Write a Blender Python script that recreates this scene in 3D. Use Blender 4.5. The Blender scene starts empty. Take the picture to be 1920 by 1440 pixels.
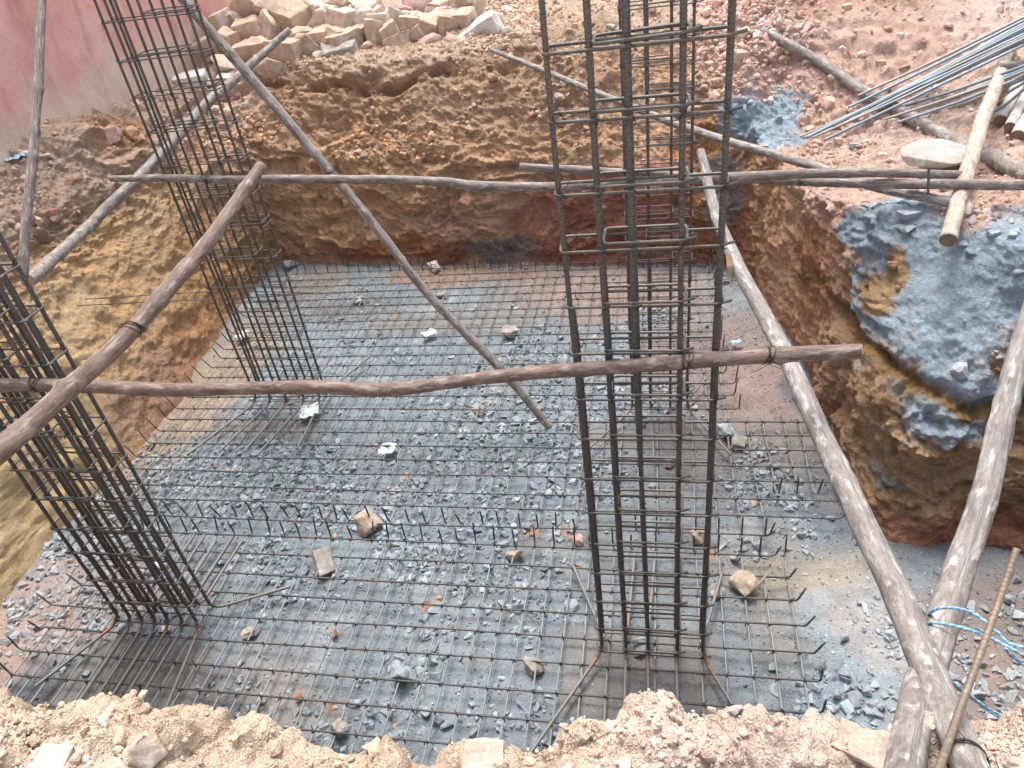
import bpy, bmesh, math, random
import numpy as np
from mathutils import Matrix, Vector

# ------------------------------------------------------------------ camera, world, sun, exposure
SC = bpy.context.scene
COL = SC.collection
FPX = 1363.5                                   # focal length in photograph pixels (1920 wide)
RW = np.array([[0.97989168, -0.00634558, -0.19942925],
               [0.15803463, -0.58548624, 0.79512949],
               [-0.12180864, -0.81065751, -0.57271028]])   # camera (right, down, forward) -> world
CAM = np.array([0.0, 0.0, 4.0])
cd = bpy.data.cameras.new('camera')
cam = bpy.data.objects.new('camera', cd)
COL.objects.link(cam)
cd.sensor_fit = 'HORIZONTAL'
cd.sensor_width = 36.0
cd.lens = FPX / 1920 * 36.0
cd.clip_start = 0.05
cd.clip_end = 500
M = Matrix.Identity(4)
for i in range(3):
    M[i][0] = RW[i, 0]; M[i][1] = -RW[i, 1]; M[i][2] = -RW[i, 2]; M[i][3] = CAM[i]
cam.matrix_world = M
SC.camera = cam

SUN_EL, SUN_AZ = math.radians(70), math.radians(-15)        # azimuth from +Y towards +X
world = bpy.data.worlds.new('World')
SC.world = world
world.use_nodes = True
wn = world.node_tree
bg = wn.nodes['Background']
sky = wn.nodes.new('ShaderNodeTexSky')
sky.sky_type = 'NISHITA'
sky.sun_disc = False
sky.sun_elevation = SUN_EL
sky.sun_rotation = SUN_AZ
sky.dust_density = 4.0
sky.air_density = 1.0
hs = wn.nodes.new('ShaderNodeHueSaturation')
hs.inputs['Saturation'].default_value = 0.5
wn.links.new(sky.outputs[0], hs.inputs['Color'])
wn.links.new(hs.outputs[0], bg.inputs[0])
bg.inputs[1].default_value = 0.15
sd = bpy.data.lights.new('sun', 'SUN')
sd.energy = 1.8
sd.angle = math.radians(22)
sd.color = (1.0, 0.945, 0.87)
sun = bpy.data.objects.new('sun', sd)
COL.objects.link(sun)
sv = Vector((math.sin(SUN_AZ) * math.cos(SUN_EL), math.cos(SUN_AZ) * math.cos(SUN_EL), math.sin(SUN_EL)))
sun.rotation_euler = sv.to_track_quat('Z', 'Y').to_euler()
SC.view_settings.view_transform = 'Standard'
SC.view_settings.look = 'None'
SC.view_settings.gamma = 1
SC.view_settings.exposure = 1.12

# ------------------------------------------------------------------ helpers
def ray(px, py):
    return RW @ np.array([px - 960.0, py - 720.0, FPX])
def atY(px, py, Y):
    d = ray(px, py); return CAM + d * (Y / d[1])
def atZ(px, py, z):
    d = ray(px, py); return CAM + d * ((z - 4.0) / d[2])
def atX(px, py, X):
    d = ray(px, py); return CAM + d * (X / d[0])
def atD(px, py, depth):
    return CAM + ray(px, py) * (depth / FPX)
def depth_of(p):
    return float((RW.T @ (np.asarray(p) - CAM))[2])

def hsh(ix, iy, iz, seed):
    h = (ix.astype(np.int64) * 374761393 + iy.astype(np.int64) * 668265263 + iz.astype(np.int64) * 2147483647 + seed * 1274126177) & 0xffffffff
    h = ((h ^ (h >> 13)) * 1274126177) & 0xffffffff
    h = ((h ^ (h >> 16)) * 2246822519) & 0xffffffff
    h = h ^ (h >> 15)
    return h
def rnd(ix, iy, iz, seed):
    return (hsh(ix, iy, iz, seed) & 0xffffff).astype(np.float32) / np.float32(0xffffff)
def vnoise(P, s, seed=0):
    Q = P * s
    I = np.floor(Q); F = (Q - I).astype(np.float32); I = I.astype(np.int64)
    F = F * F * F * (F * (F * 6 - 15) + 10)
    out = np.zeros(len(P), np.float32)
    for dx in (0, 1):
        wx = F[:, 0] if dx else 1 - F[:, 0]
        for dy in (0, 1):
            wy = F[:, 1] if dy else 1 - F[:, 1]
            for dz in (0, 1):
                wz = F[:, 2] if dz else 1 - F[:, 2]
                out += wx * wy * wz * rnd(I[:, 0] + dx, I[:, 1] + dy, I[:, 2] + dz, seed)
    return out * 2 - 1
def fbm(P, s, octs=4, seed=0, gain=0.5):
    o = np.zeros(len(P), np.float32); a = 1.0; t = 0
    for k in range(octs):
        o += a * vnoise(P + 17.3 * k, s * 2 ** k, seed + k); t += a; a *= gain
    return o / t
def worley(P, s, seed=0, rmin=0.15, rmax=0.55):
    """lumps: height of the tallest random ball over each point, in cell units"""
    Q = P * s
    I = np.floor(Q).astype(np.int64); Fq = Q - I
    best = np.zeros(len(P), np.float32)
    for dx in (-1, 0, 1):
        for dy in (-1, 0, 1):
            for dz in (-1, 0, 1):
                a, b, c = I[:, 0] + dx, I[:, 1] + dy, I[:, 2] + dz
                ox = dx + rnd(a, b, c, seed) - Fq[:, 0]
                oy = dy + rnd(a, b, c, seed + 1) - Fq[:, 1]
                oz = dz + rnd(a, b, c, seed + 2) - Fq[:, 2]
                r = rmin + (rmax - rmin) * rnd(a, b, c, seed + 3) ** 2
                d2 = ox * ox + oy * oy + oz * oz
                h = np.sqrt(np.maximum(r * r - d2, 0))
                best = np.maximum(best, h)
    return best

def mesh_np(name, V, F, mat, parent=None, col=None, smooth=False, uv=None, K=None):
    """V (n,3), F (m,k) uniform faces"""
    me = bpy.data.meshes.new(name)
    V = np.ascontiguousarray(V, np.float32); F = np.ascontiguousarray(F, np.int32)
    k = F.shape[1]
    me.vertices.add(len(V)); me.vertices.foreach_set('co', V.ravel())
    me.loops.add(F.size); me.loops.foreach_set('vertex_index', F.ravel())
    me.polygons.add(len(F)); me.polygons.foreach_set('loop_start', np.arange(0, F.size, k, dtype=np.int32))
    me.update(calc_edges=True)
    me.polygons.foreach_set('use_smooth', np.full(len(F), smooth))
    if col is not None:
        ca = me.color_attributes.new('soil', 'FLOAT_COLOR', 'POINT')
        c4 = np.ones((len(V), 4), np.float32); c4[:, :3] = col
        ca.data.foreach_set('color', c4.ravel())
    if uv is not None:
        ul = me.uv_layers.new(name='UVMap')
        ul.data.foreach_set('uv', np.ascontiguousarray(uv[F.ravel()], np.float32).ravel())
    me.materials.append(mat)
    me.validate()
    ob = bpy.data.objects.new(name, me)
    COL.objects.link(ob)
    if parent is not None: ob.parent = parent
    return ob
def tag(o, label=None, cat=None, group=None, kind=None):
    if label: o['label'] = label
    if cat: o['category'] = cat
    if group: o['group'] = group
    if kind: o['kind'] = kind
    return o
def empty(name, loc=(0, 0, 0)):
    o = bpy.data.objects.new(name, None)
    o.empty_display_size = 0.1
    COL.objects.link(o)
    o.location = loc
    return o
def under(o, parent):
    """parent o, whose mesh is in world coordinates, to an Empty that only has a location"""
    o.parent = parent
    o.matrix_parent_inverse = Matrix.Translation(-Vector(parent.location))
    return o

def smooth_path(pts, step):
    pts = np.asarray(pts, float)
    if len(pts) == 2:
        L = np.linalg.norm(pts[1] - pts[0]); n = max(2, int(L / step) + 1)
        return pts[0] + (pts[1] - pts[0]) * np.linspace(0, 1, n)[:, None]
    P = np.vstack([2 * pts[0] - pts[1], pts, 2 * pts[-1] - pts[-2]])
    out = []
    for i in range(1, len(P) - 2):
        p0, p1, p2, p3 = P[i - 1:i + 3]
        n = max(1, int(np.linalg.norm(p2 - p1) / step))
        t = np.arange(n)[:, None] / n
        out.append(0.5 * ((2 * p1) + (-p0 + p2) * t + (2 * p0 - 5 * p1 + 4 * p2 - p3) * t * t + (-p0 + 3 * p1 - 3 * p2 + p3) * t ** 3))
    out.append(pts[-1:])
    return np.vstack(out)
def tube_data(path, rad, nseg=8, rib=0.0, rib_pitch=0.012, v0=0.0):
    """path (n,3), rad scalar or (n,); returns V, F(quads), UV"""
    path = np.asarray(path, float); n = len(path)
    rad = np.full(n, rad) if np.isscalar(rad) else np.asarray(rad)
    T = np.gradient(path, axis=0); T /= np.linalg.norm(T, axis=1)[:, None] + 1e-12
    up = np.array([0, 0, 1.0]) if abs(T[0, 2]) < 0.9 else np.array([0, 1.0, 0])
    N = np.zeros_like(T)
    v = up - T[0] * (up @ T[0]); N[0] = v / np.linalg.norm(v)
    for i in range(1, n):
        v = N[i - 1] - T[i] * (N[i - 1] @ T[i]); N[i] = v / (np.linalg.norm(v) + 1e-12)
    B = np.cross(T, N)
    s = np.concatenate([[0], np.cumsum(np.linalg.norm(np.diff(path, axis=0), axis=1))])
    a = np.arange(nseg) / nseg * 2 * np.pi
    R = rad[:, None] * np.ones(nseg)[None]
    if rib:
        ph = s[:, None] / rib_pitch * 2 * np.pi + np.abs(((a[None] / np.pi) % 1.0) - 0.5) * 2.5
        R = R * (1 + rib * np.maximum(0, np.cos(ph)))
    V = path[:, None] + R[:, :, None] * (np.cos(a)[None, :, None] * N[:, None] + np.sin(a)[None, :, None] * B[:, None])
    V = V.reshape(-1, 3)
    i = np.arange(n - 1)[:, None] * nseg; j = np.arange(nseg)[None]
    j2 = (j + 1) % nseg
    F = np.stack([i + j, i + j2, i + nseg + j2, i + nseg + j], -1).reshape(-1, 4)
    # caps as fans of quads around a centre vertex (nseg even)
    c0, c1 = len(V), len(V) + 1
    V = np.vstack([V, path[:1], path[-1:]])
    e = (n - 1) * nseg
    caps = []
    for q in range(0, nseg, 2):
        caps.append([c0, (q + 2) % nseg, q + 1, q]); caps.append([c1, e + q, e + q + 1, e + (q + 2) % nseg])
    F = np.vstack([F, np.array(caps)])
    UV = np.stack([np.tile(np.arange(nseg) / nseg, n), np.repeat(s, nseg) + v0], -1)
    UV = np.vstack([UV, [[0.5, v0], [0.5, v0 + s[-1]]]])
    return V, F, UV
def merge(parts):
    Vs, Fs, Us, o = [], [], [], 0
    for p in parts:
        Vs.append(p[0]); Fs.append(p[1] + o); Us.append(p[2]); o += len(p[0])
    return np.vstack(Vs), np.vstack(Fs), np.vstack(Us)

# ------------------------------------------------------------------ materials
def newmat(name):
    m = bpy.data.materials.new(name); m.use_nodes = True
    nt = m.node_tree; b = nt.nodes['Principled BSDF']
    return m, nt, b
def nd(nt, t, **kw):
    n = nt.nodes.new(t)
    for k, v in kw.items():
        if k in n.inputs: n.inputs[k].default_value = v
        else: setattr(n, k, v)
    return n
def mixc(nt, a, b, fac, mode='MIX'):
    m = nt.nodes.new('ShaderNodeMix'); m.data_type = 'RGBA'; m.blend_type = mode
    for s, v in ((0, fac), (6, a), (7, b)):
        if hasattr(v, 'default_value') or hasattr(v, 'is_linked'): nt.links.new(v, m.inputs[s])
        else: m.inputs[s].default_value = v if s == 0 else (*v, 1)
    return m.outputs[2]
def ramp(nt, fac, stops):
    r = nt.nodes.new('ShaderNodeValToRGB')
    while len(r.color_ramp.elements) < len(stops): r.color_ramp.elements.new(0.5)
    for e, (p, c) in zip(r.color_ramp.elements, stops):
        e.position = p; e.color = (*c, 1) if len(c) == 3 else c
    nt.links.new(fac, r.inputs[0]); return r.outputs[0]
def g(v): return (v, v, v)

def soil_material(name, bump=0.02, rough=0.95, var=(0.72, 1.22), fine=60.0):
    m, nt, b = newmat(name)
    at = nd(nt, 'ShaderNodeAttribute', attribute_name='soil')
    tc = nd(nt, 'ShaderNodeNewGeometry')
    n1 = nd(nt, 'ShaderNodeTexNoise', Scale=7.0, Detail=10.0, Roughness=0.72); nt.links.new(tc.outputs['Position'], n1.inputs['Vector'])
    n2 = nd(nt, 'ShaderNodeTexNoise', Scale=fine, Detail=6.0, Roughness=0.8); nt.links.new(tc.outputs['Position'], n2.inputs['Vector'])
    v1 = ramp(nt, n1.outputs[0], [(0.3, g(var[0])), (0.52, g(1.0)), (0.72, g(var[1]))])
    v2 = ramp(nt, n2.outputs[0], [(0.3, g(0.78)), (0.5, g(1.0)), (0.75, g(1.22))])
    c = mixc(nt, at.outputs['Color'], v1, 1.0, 'MULTIPLY')
    c = mixc(nt, c, v2, 1.0, 'MULTIPLY')
    nt.links.new(c, b.inputs['Base Color'])
    b.inputs['Roughness'].default_value = rough
    b.inputs['Specular IOR Level'].default_value = 0.2
    n3 = nd(nt, 'ShaderNodeTexVoronoi', Scale=fine * 0.7, feature='F1'); nt.links.new(tc.outputs['Position'], n3.inputs['Vector'])
    ad = nd(nt, 'ShaderNodeMath', operation='SUBTRACT'); nt.links.new(n2.outputs[0], ad.inputs[0])
    ml = nd(nt, 'ShaderNodeMath', operation='MULTIPLY'); nt.links.new(n3.outputs['Distance'], ml.inputs[0]); ml.inputs[1].default_value = 0.6
    nt.links.new(ml.outputs[0], ad.inputs[1])
    bp = nd(nt, 'ShaderNodeBump', Strength=1.0, Distance=bump); nt.links.new(ad.outputs[0], bp.inputs['Height'])
    v4 = nd(nt, 'ShaderNodeTexVoronoi', Scale=fine * 3.2, feature='F1'); nt.links.new(tc.outputs['Position'], v4.inputs['Vector'])
    inv = nd(nt, 'ShaderNodeMath', operation='SUBTRACT'); inv.inputs[0].default_value = 1; nt.links.new(v4.outputs['Distance'], inv.inputs[1])
    bp2 = nd(nt, 'ShaderNodeBump', Strength=1.0, Distance=bump * .35); nt.links.new(inv.outputs[0], bp2.inputs['Height']); nt.links.new(bp.outputs[0], bp2.inputs['Normal'])
    nt.links.new(bp2.outputs[0], b.inputs['Normal'])
    return m
MAT_EARTH = soil_material('loose_earth', 0.022, fine=48.0)
MAT_FLOOR = soil_material('pit_floor_dust', 0.007, var=(0.72, 1.2), fine=70.0)
MAT_CLOD = soil_material('soil_clod', 0.01, var=(0.8, 1.2), fine=80.0)
MAT_GRAVEL = soil_material('crushed_granite', 0.004, rough=0.85, var=(0.85, 1.15), fine=90.0)

def stone_material(name, c1, c2, c3, scale=9.0, bump=0.012):
    m, nt, b = newmat(name)
    tc = nd(nt, 'ShaderNodeTexCoord')
    n1 = nd(nt, 'ShaderNodeTexNoise', Scale=scale, Detail=9.0, Roughness=0.7); nt.links.new(tc.outputs['Object'], n1.inputs['Vector'])
    c = ramp(nt, n1.outputs[0], [(0.3, c1), (0.5, c2), (0.7, c3)])
    n2 = nd(nt, 'ShaderNodeTexNoise', Scale=scale * 7, Detail=8.0, Roughness=0.8); nt.links.new(tc.outputs['Object'], n2.inputs['Vector'])
    c = mixc(nt, c, ramp(nt, n2.outputs[0], [(0.3, g(0.7)), (0.5, g(1.0)), (0.7, g(1.2))]), 1.0, 'MULTIPLY')
    nt.links.new(c, b.inputs['Base Color'])
    b.inputs['Roughness'].default_value = 0.9
    bp = nd(nt, 'ShaderNodeBump', Strength=1.0, Distance=bump); nt.links.new(n2.outputs[0], bp.inputs['Height'])
    nt.links.new(bp.outputs[0], b.inputs['Normal'])
    return m
MAT_TAN = stone_material('tan_quarry_stone', (0.36, 0.25, 0.175), (0.53, 0.395, 0.29), (0.68, 0.55, 0.44))
MAT_PALE = stone_material('pale_quarry_stone', (0.52, 0.40, 0.31), (0.66, 0.54, 0.44), (0.78, 0.69, 0.60))
MAT_GREYST = stone_material('grey_granite', (0.16, 0.18, 0.2), (0.30, 0.33, 0.36), (0.50, 0.53, 0.56), 14.0, 0.006)
MAT_MIXST = stone_material('tan_and_grey_stone', (0.17, 0.17, 0.175), (0.33, 0.30, 0.26), (0.50, 0.46, 0.41), 12.0, 0.008)
MAT_REDST = stone_material('reddish_brick_stone', (0.30, 0.12, 0.08), (0.42, 0.19, 0.13), (0.52, 0.30, 0.24))
MAT_PINKST = stone_material('pinkish_stone', (0.40, 0.24, 0.21), (0.50, 0.32, 0.28), (0.58, 0.42, 0.38))
MAT_WHITE = stone_material('white_stone', (0.5, 0.48, 0.45), (0.65, 0.62, 0.58), (0.78, 0.76, 0.72))

def wood_material(name, dark, mid, light, streak=1.0, patch=None, spots=(0.55, 0.42, 0.32)):
    m, nt, b = newmat(name)
    uv = nd(nt, 'ShaderNodeUVMap', uv_map='UVMap')
    sep = nd(nt, 'ShaderNodeSeparateXYZ'); nt.links.new(uv.outputs[0], sep.inputs[0])
    # wrap u round the pole
    an = nd(nt, 'ShaderNodeMath', operation='MULTIPLY'); nt.links.new(sep.outputs[0], an.inputs[0]); an.inputs[1].default_value = 2 * math.pi
    cs = nd(nt, 'ShaderNodeMath', operation='COSINE'); nt.links.new(an.outputs[0], cs.inputs[0])
    sn = nd(nt, 'ShaderNodeMath', operation='SINE'); nt.links.new(an.outputs[0], sn.inputs[0])
    cm = nd(nt, 'ShaderNodeCombineXYZ'); nt.links.new(cs.outputs[0], cm.inputs[0]); nt.links.new(sn.outputs[0], cm.inputs[1]); nt.links.new(sep.outputs[1], cm.inputs[2])
    mp = nd(nt, 'ShaderNodeMapping'); mp.inputs['Scale'].default_value = (1.1, 1.1, 7.0); nt.links.new(cm.outputs[0], mp.inputs[0])
    n1 = nd(nt, 'ShaderNodeTexNoise', Scale=1.0, Detail=9.0, Roughness=0.65); nt.links.new(mp.outputs[0], n1.inputs['Vector'])
    c = ramp(nt, n1.outputs[0], [(0.3, dark), (0.5, mid), (0.7, light)])
    mp2 = nd(nt, 'ShaderNodeMapping'); mp2.inputs['Scale'].default_value = (3.2, 3.2, 26.0); nt.links.new(cm.outputs[0], mp2.inputs[0])
    n2 = nd(nt, 'ShaderNodeTexNoise', Scale=1.0, Detail=8.0, Roughness=0.75); nt.links.new(mp2.outputs[0], n2.inputs['Vector'])
    c = mixc(nt, c, ramp(nt, n2.outputs[0], [(0.32, g(0.6)), (0.5, g(1.0)), (0.68, g(1.25))]), streak, 'MULTIPLY')
    # knots / scraped bark flecks
    vo = nd(nt, 'ShaderNodeTexVoronoi', Scale=1.0); mp3 = nd(nt, 'ShaderNodeMapping'); mp3.inputs['Scale'].default_value = (1.5, 1.5, 17.0)
    nt.links.new(cm.outputs[0], mp3.inputs[0]); nt.links.new(mp3.outputs[0], vo.inputs['Vector'])
    sp = ramp(nt, vo.outputs['Distance'], [(0.05, g(.8)), (0.10, g(0))])
    c = mixc(nt, c, spots, sp)
    if patch:
        n4 = nd(nt, 'ShaderNodeTexNoise', Scale=1.3, Detail=6.0, Roughness=0.6); mp4 = nd(nt, 'ShaderNodeMapping'); mp4.inputs['Scale'].default_value = (.9, .9, 8.0); nt.links.new(cm.outputs[0], mp4.inputs[0]); nt.links.new(mp4.outputs[0], n4.inputs['Vector'])
        c = mixc(nt, c, patch, ramp(nt, n4.outputs[0], [(0.54, g(0)), (0.62, g(0.85))]))
    nt.links.new(c, b.inputs['Base Color'])
    b.inputs['Roughness'].default_value = 0.72
    bp = nd(nt, 'ShaderNodeBump', Strength=0.8, Distance=0.006); nt.links.new(n2.outputs[0], bp.inputs['Height'])
    nt.links.new(bp.outputs[0], b.inputs['Normal'])
    return m
W_RED = wood_material('reddish_bark', (0.10, 0.062, 0.048), (0.185, 0.122, 0.098), (0.31, 0.235, 0.205), 1.0, (0.33, 0.265, 0.235))
W_BROWN = wood_material('brown_bark', (0.10, 0.075, 0.066), (0.20, 0.16, 0.145), (0.35, 0.31, 0.285), 1.0, (0.36, 0.325, 0.30))
W_GREY = wood_material('weathered_grey_bark', (0.10, 0.08, 0.07), (0.22, 0.19, 0.17), (0.37, 0.33, 0.30), 1.0, (0.42, 0.39, 0.36))
W_LIGHT = wood_material('pale_grey_bark', (0.13, 0.105, 0.09), (0.25, 0.22, 0.20), (0.38, 0.35, 0.33), 1.0, (0.47, 0.45, 0.44), (0.2, 0.14, 0.10))
W_PALE = wood_material('peeled_pale_wood', (0.30, 0.23, 0.17), (0.46, 0.38, 0.30), (0.62, 0.54, 0.46), 1.0, (0.24, 0.2, 0.18), (0.2, 0.13, 0.08))
W_WHITE = wood_material('whitish_bark', (0.40, 0.36, 0.34), (0.55, 0.51, 0.48), (0.7, 0.67, 0.64), 0.8)
W_CUT = wood_material('cut_wood_end', (0.30, 0.19, 0.10), (0.42, 0.29, 0.17), (0.55, 0.42, 0.28))
W_BROWNCUT = wood_material('dark_cut_wood_end', (0.14, 0.09, 0.05), (0.22, 0.15, 0.09), (0.3, 0.22, 0.14))

def steel_material(name, base, rust, amt=0.45, dust=(0.30, 0.27, 0.24), metal=0.35, low=None):
    m, nt, b = newmat(name)
    tc = nd(nt, 'ShaderNodeNewGeometry')
    n1 = nd(nt, 'ShaderNodeTexNoise', Scale=5.0, Detail=8.0, Roughness=0.7); nt.links.new(tc.outputs['Position'], n1.inputs['Vector'])
    n2 = nd(nt, 'ShaderNodeTexNoise', Scale=55.0, Detail=5.0, Roughness=0.7); nt.links.new(tc.outputs['Position'], n2.inputs['Vector'])
    f = ramp(nt, n1.outputs[0], [(0.60 - amt * 0.3, g(0)), (0.72, g(1))])
    c = mixc(nt, base, rust, f)
    c = mixc(nt, c, dust, ramp(nt, n2.outputs[0], [(0.52, g(0)), (0.72, g(0.6))]))
    if low:                                   # dust on the low lengths, plus sky light painted into the mat bars
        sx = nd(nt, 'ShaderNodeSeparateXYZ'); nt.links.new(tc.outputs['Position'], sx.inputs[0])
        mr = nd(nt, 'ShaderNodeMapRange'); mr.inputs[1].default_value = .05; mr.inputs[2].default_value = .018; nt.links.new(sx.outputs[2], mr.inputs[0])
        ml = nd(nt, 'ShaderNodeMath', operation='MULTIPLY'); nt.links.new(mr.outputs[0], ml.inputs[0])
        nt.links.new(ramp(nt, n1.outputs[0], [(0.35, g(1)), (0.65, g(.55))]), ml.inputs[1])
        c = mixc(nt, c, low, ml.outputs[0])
    nt.links.new(c, b.inputs['Base Color'])
    b.inputs['Metallic'].default_value = metal
    b.inputs['Roughness'].default_value = 0.55
    bp = nd(nt, 'ShaderNodeBump', Strength=0.5, Distance=0.002); nt.links.new(n2.outputs[0], bp.inputs['Height'])
    nt.links.new(bp.outputs[0], b.inputs['Normal'])
    return m
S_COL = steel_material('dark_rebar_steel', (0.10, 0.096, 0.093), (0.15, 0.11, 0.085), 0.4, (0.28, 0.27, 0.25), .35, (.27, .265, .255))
S_MAT = steel_material('mat_rebar_steel', (0.075, 0.078, 0.08), (0.15, 0.10, 0.075), 0.35, (0.26, 0.26, 0.26))
S_MATL = steel_material('dusty_skylit_mat_rebar', (0.055, 0.055, 0.055), (0.16, 0.11, 0.08), 0.3, (0.13, 0.13, 0.13), 0.2, (.25, .255, .255))
S_TIE = steel_material('stirrup_steel', (0.10, 0.10, 0.098), (0.17, 0.12, 0.085), 0.5, (0.28, 0.275, 0.265))
S_BLUE = steel_material('blue_grey_rebar', (0.19, 0.26, 0.33), (0.26, 0.29, 0.31), 0.6, (0.36, 0.38, 0.38), 0.5)
S_PALE = steel_material('pale_rebar', (0.27, 0.28, 0.27), (0.33, 0.29, 0.24), 0.6, (0.45, 0.42, 0.38), 0.4)
S_RUST = steel_material('rusty_rebar', (0.22, 0.11, 0.06), (0.33, 0.15, 0.07), 0.8, (0.3, 0.22, 0.16), 0.1)
S_STAKE = steel_material('ochre_dusty_rebar', (0.16, 0.125, 0.095), (0.26, 0.18, 0.11), 0.5, (0.40, 0.37, 0.33), 0.2)
S_WIRE = steel_material('binding_wire', (0.028, 0.026, 0.025), (0.06, 0.04, 0.03), 0.3, (0.08, 0.07, 0.07))

# pink wall
m, nt, b = newmat('faded_pink_plaster'); W_PINK = m
geo = nd(nt, 'ShaderNodeNewGeometry')
n1 = nd(nt, 'ShaderNodeTexNoise', Scale=0.55, Detail=8.0, Roughness=0.6); nt.links.new(geo.outputs['Position'], n1.inputs['Vector'])
n2 = nd(nt, 'ShaderNodeTexNoise', Scale=2.6, Detail=9.0, Roughness=0.7); nt.links.new(geo.outputs['Position'], n2.inputs['Vector'])
sp = nd(nt, 'ShaderNodeSeparateXYZ'); nt.links.new(geo.outputs['Position'], sp.inputs[0])
zz = nd(nt, 'ShaderNodeMapRange'); zz.inputs[1].default_value = 2.35; zz.inputs[2].default_value = 3.15; nt.links.new(sp.outputs[2], zz.inputs[0])
ad = nd(nt, 'ShaderNodeMath', operation='ADD'); nt.links.new(zz.outputs[0], ad.inputs[0])
sb = nd(nt, 'ShaderNodeMath', operation='MULTIPLY_ADD'); nt.links.new(n1.outputs[0], sb.inputs[0]); sb.inputs[1].default_value = 3.2; sb.inputs[2].default_value = -1.6
nt.links.new(sb.outputs[0], ad.inputs[1])
pink = ramp(nt, n2.outputs[0], [(0.3, (0.58, 0.29, 0.25)), (0.5, (0.66, 0.35, 0.305)), (0.7, (0.72, 0.46, 0.41))])
beige = ramp(nt, n2.outputs[0], [(0.3, (0.54, 0.40, 0.31)), (0.55, (0.65, 0.50, 0.41)), (0.75, (0.70, 0.58, 0.50))])
c = mixc(nt, beige, pink, ramp(nt, ad.outputs[0], [(0.35, g(0)), (0.75, g(1))]))
n5 = nd(nt, 'ShaderNodeTexNoise', Scale=9.0, Detail=10.0, Roughness=0.85); nt.links.new(geo.outputs['Position'], n5.inputs['Vector'])
c = mixc(nt, c, (0.72, 0.62, 0.58), ramp(nt, n5.outputs[0], [(0.62, g(0)), (0.66, g(0.75))]))
mpw = nd(nt, 'ShaderNodeMapping'); mpw.inputs['Scale'].default_value = (1, 2.2, .8); nt.links.new(geo.outputs['Position'], mpw.inputs[0])
n6 = nd(nt, 'ShaderNodeTexNoise', Scale=1.6, Detail=8.0, Roughness=0.7); nt.links.new(mpw.outputs[0], n6.inputs['Vector'])
c = mixc(nt, c, ramp(nt, n6.outputs[0], [(0.34, (.80, .77, .74)), (0.50, g(1.0)), (0.70, g(1.05))]), 1.0, 'MULTIPLY')
vc = nd(nt, 'ShaderNodeTexVoronoi', Scale=.8, feature='DISTANCE_TO_EDGE'); wv = nd(nt, 'ShaderNodeVectorMath', operation='ADD'); nt.links.new(geo.outputs['Position'], wv.inputs[0]); nt.links.new(n2.outputs['Color'], wv.inputs[1]); nt.links.new(wv.outputs[0], vc.inputs['Vector'])
c = mixc(nt, c, (.30, .2, .17), ramp(nt, vc.outputs['Distance'], [(0.0, g(.35)), (0.006, g(0))]))
nt.links.new(c, b.inputs['Base Color']); b.inputs['Roughness'].default_value = 0.85
bp = nd(nt, 'ShaderNodeBump', Strength=0.6, Distance=0.01); nt.links.new(n5.outputs[0], bp.inputs['Height']); nt.links.new(bp.outputs[0], b.inputs['Normal'])

def plain(name, c, rough=0.5):
    m, nt, b = newmat(name)
    tc = nd(nt, 'ShaderNodeNewGeometry')
    n = nd(nt, 'ShaderNodeTexNoise', Scale=40.0, Detail=5.0); nt.links.new(tc.outputs['Position'], n.inputs['Vector'])
    cc = mixc(nt, c, ramp(nt, n.outputs[0], [(0.35, g(0.7)), (0.65, g(1.15))]), 1.0, 'MULTIPLY')
    nt.links.new(cc, b.inputs['Base Color']); b.inputs['Roughness'].default_value = rough
    return m
M_ROPE = plain('blue_rope_fibre', (0.16, 0.36, 0.54), 0.6)
M_ROPE2 = plain('white_rope_fibre', (0.42, 0.60, 0.70), 0.6)
M_PLB = plain('pale_blue_plastic', (0.45, 0.62, 0.78), 0.4)
M_PLW = plain('white_plastic', (0.78, 0.82, 0.84), 0.4)
M_PLS = plain('bright_blue_plastic', (0.06, 0.2, 0.45), 0.4)
M_CARD = plain('crumpled_paper', (0.7, 0.72, 0.72), 0.7)

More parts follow.
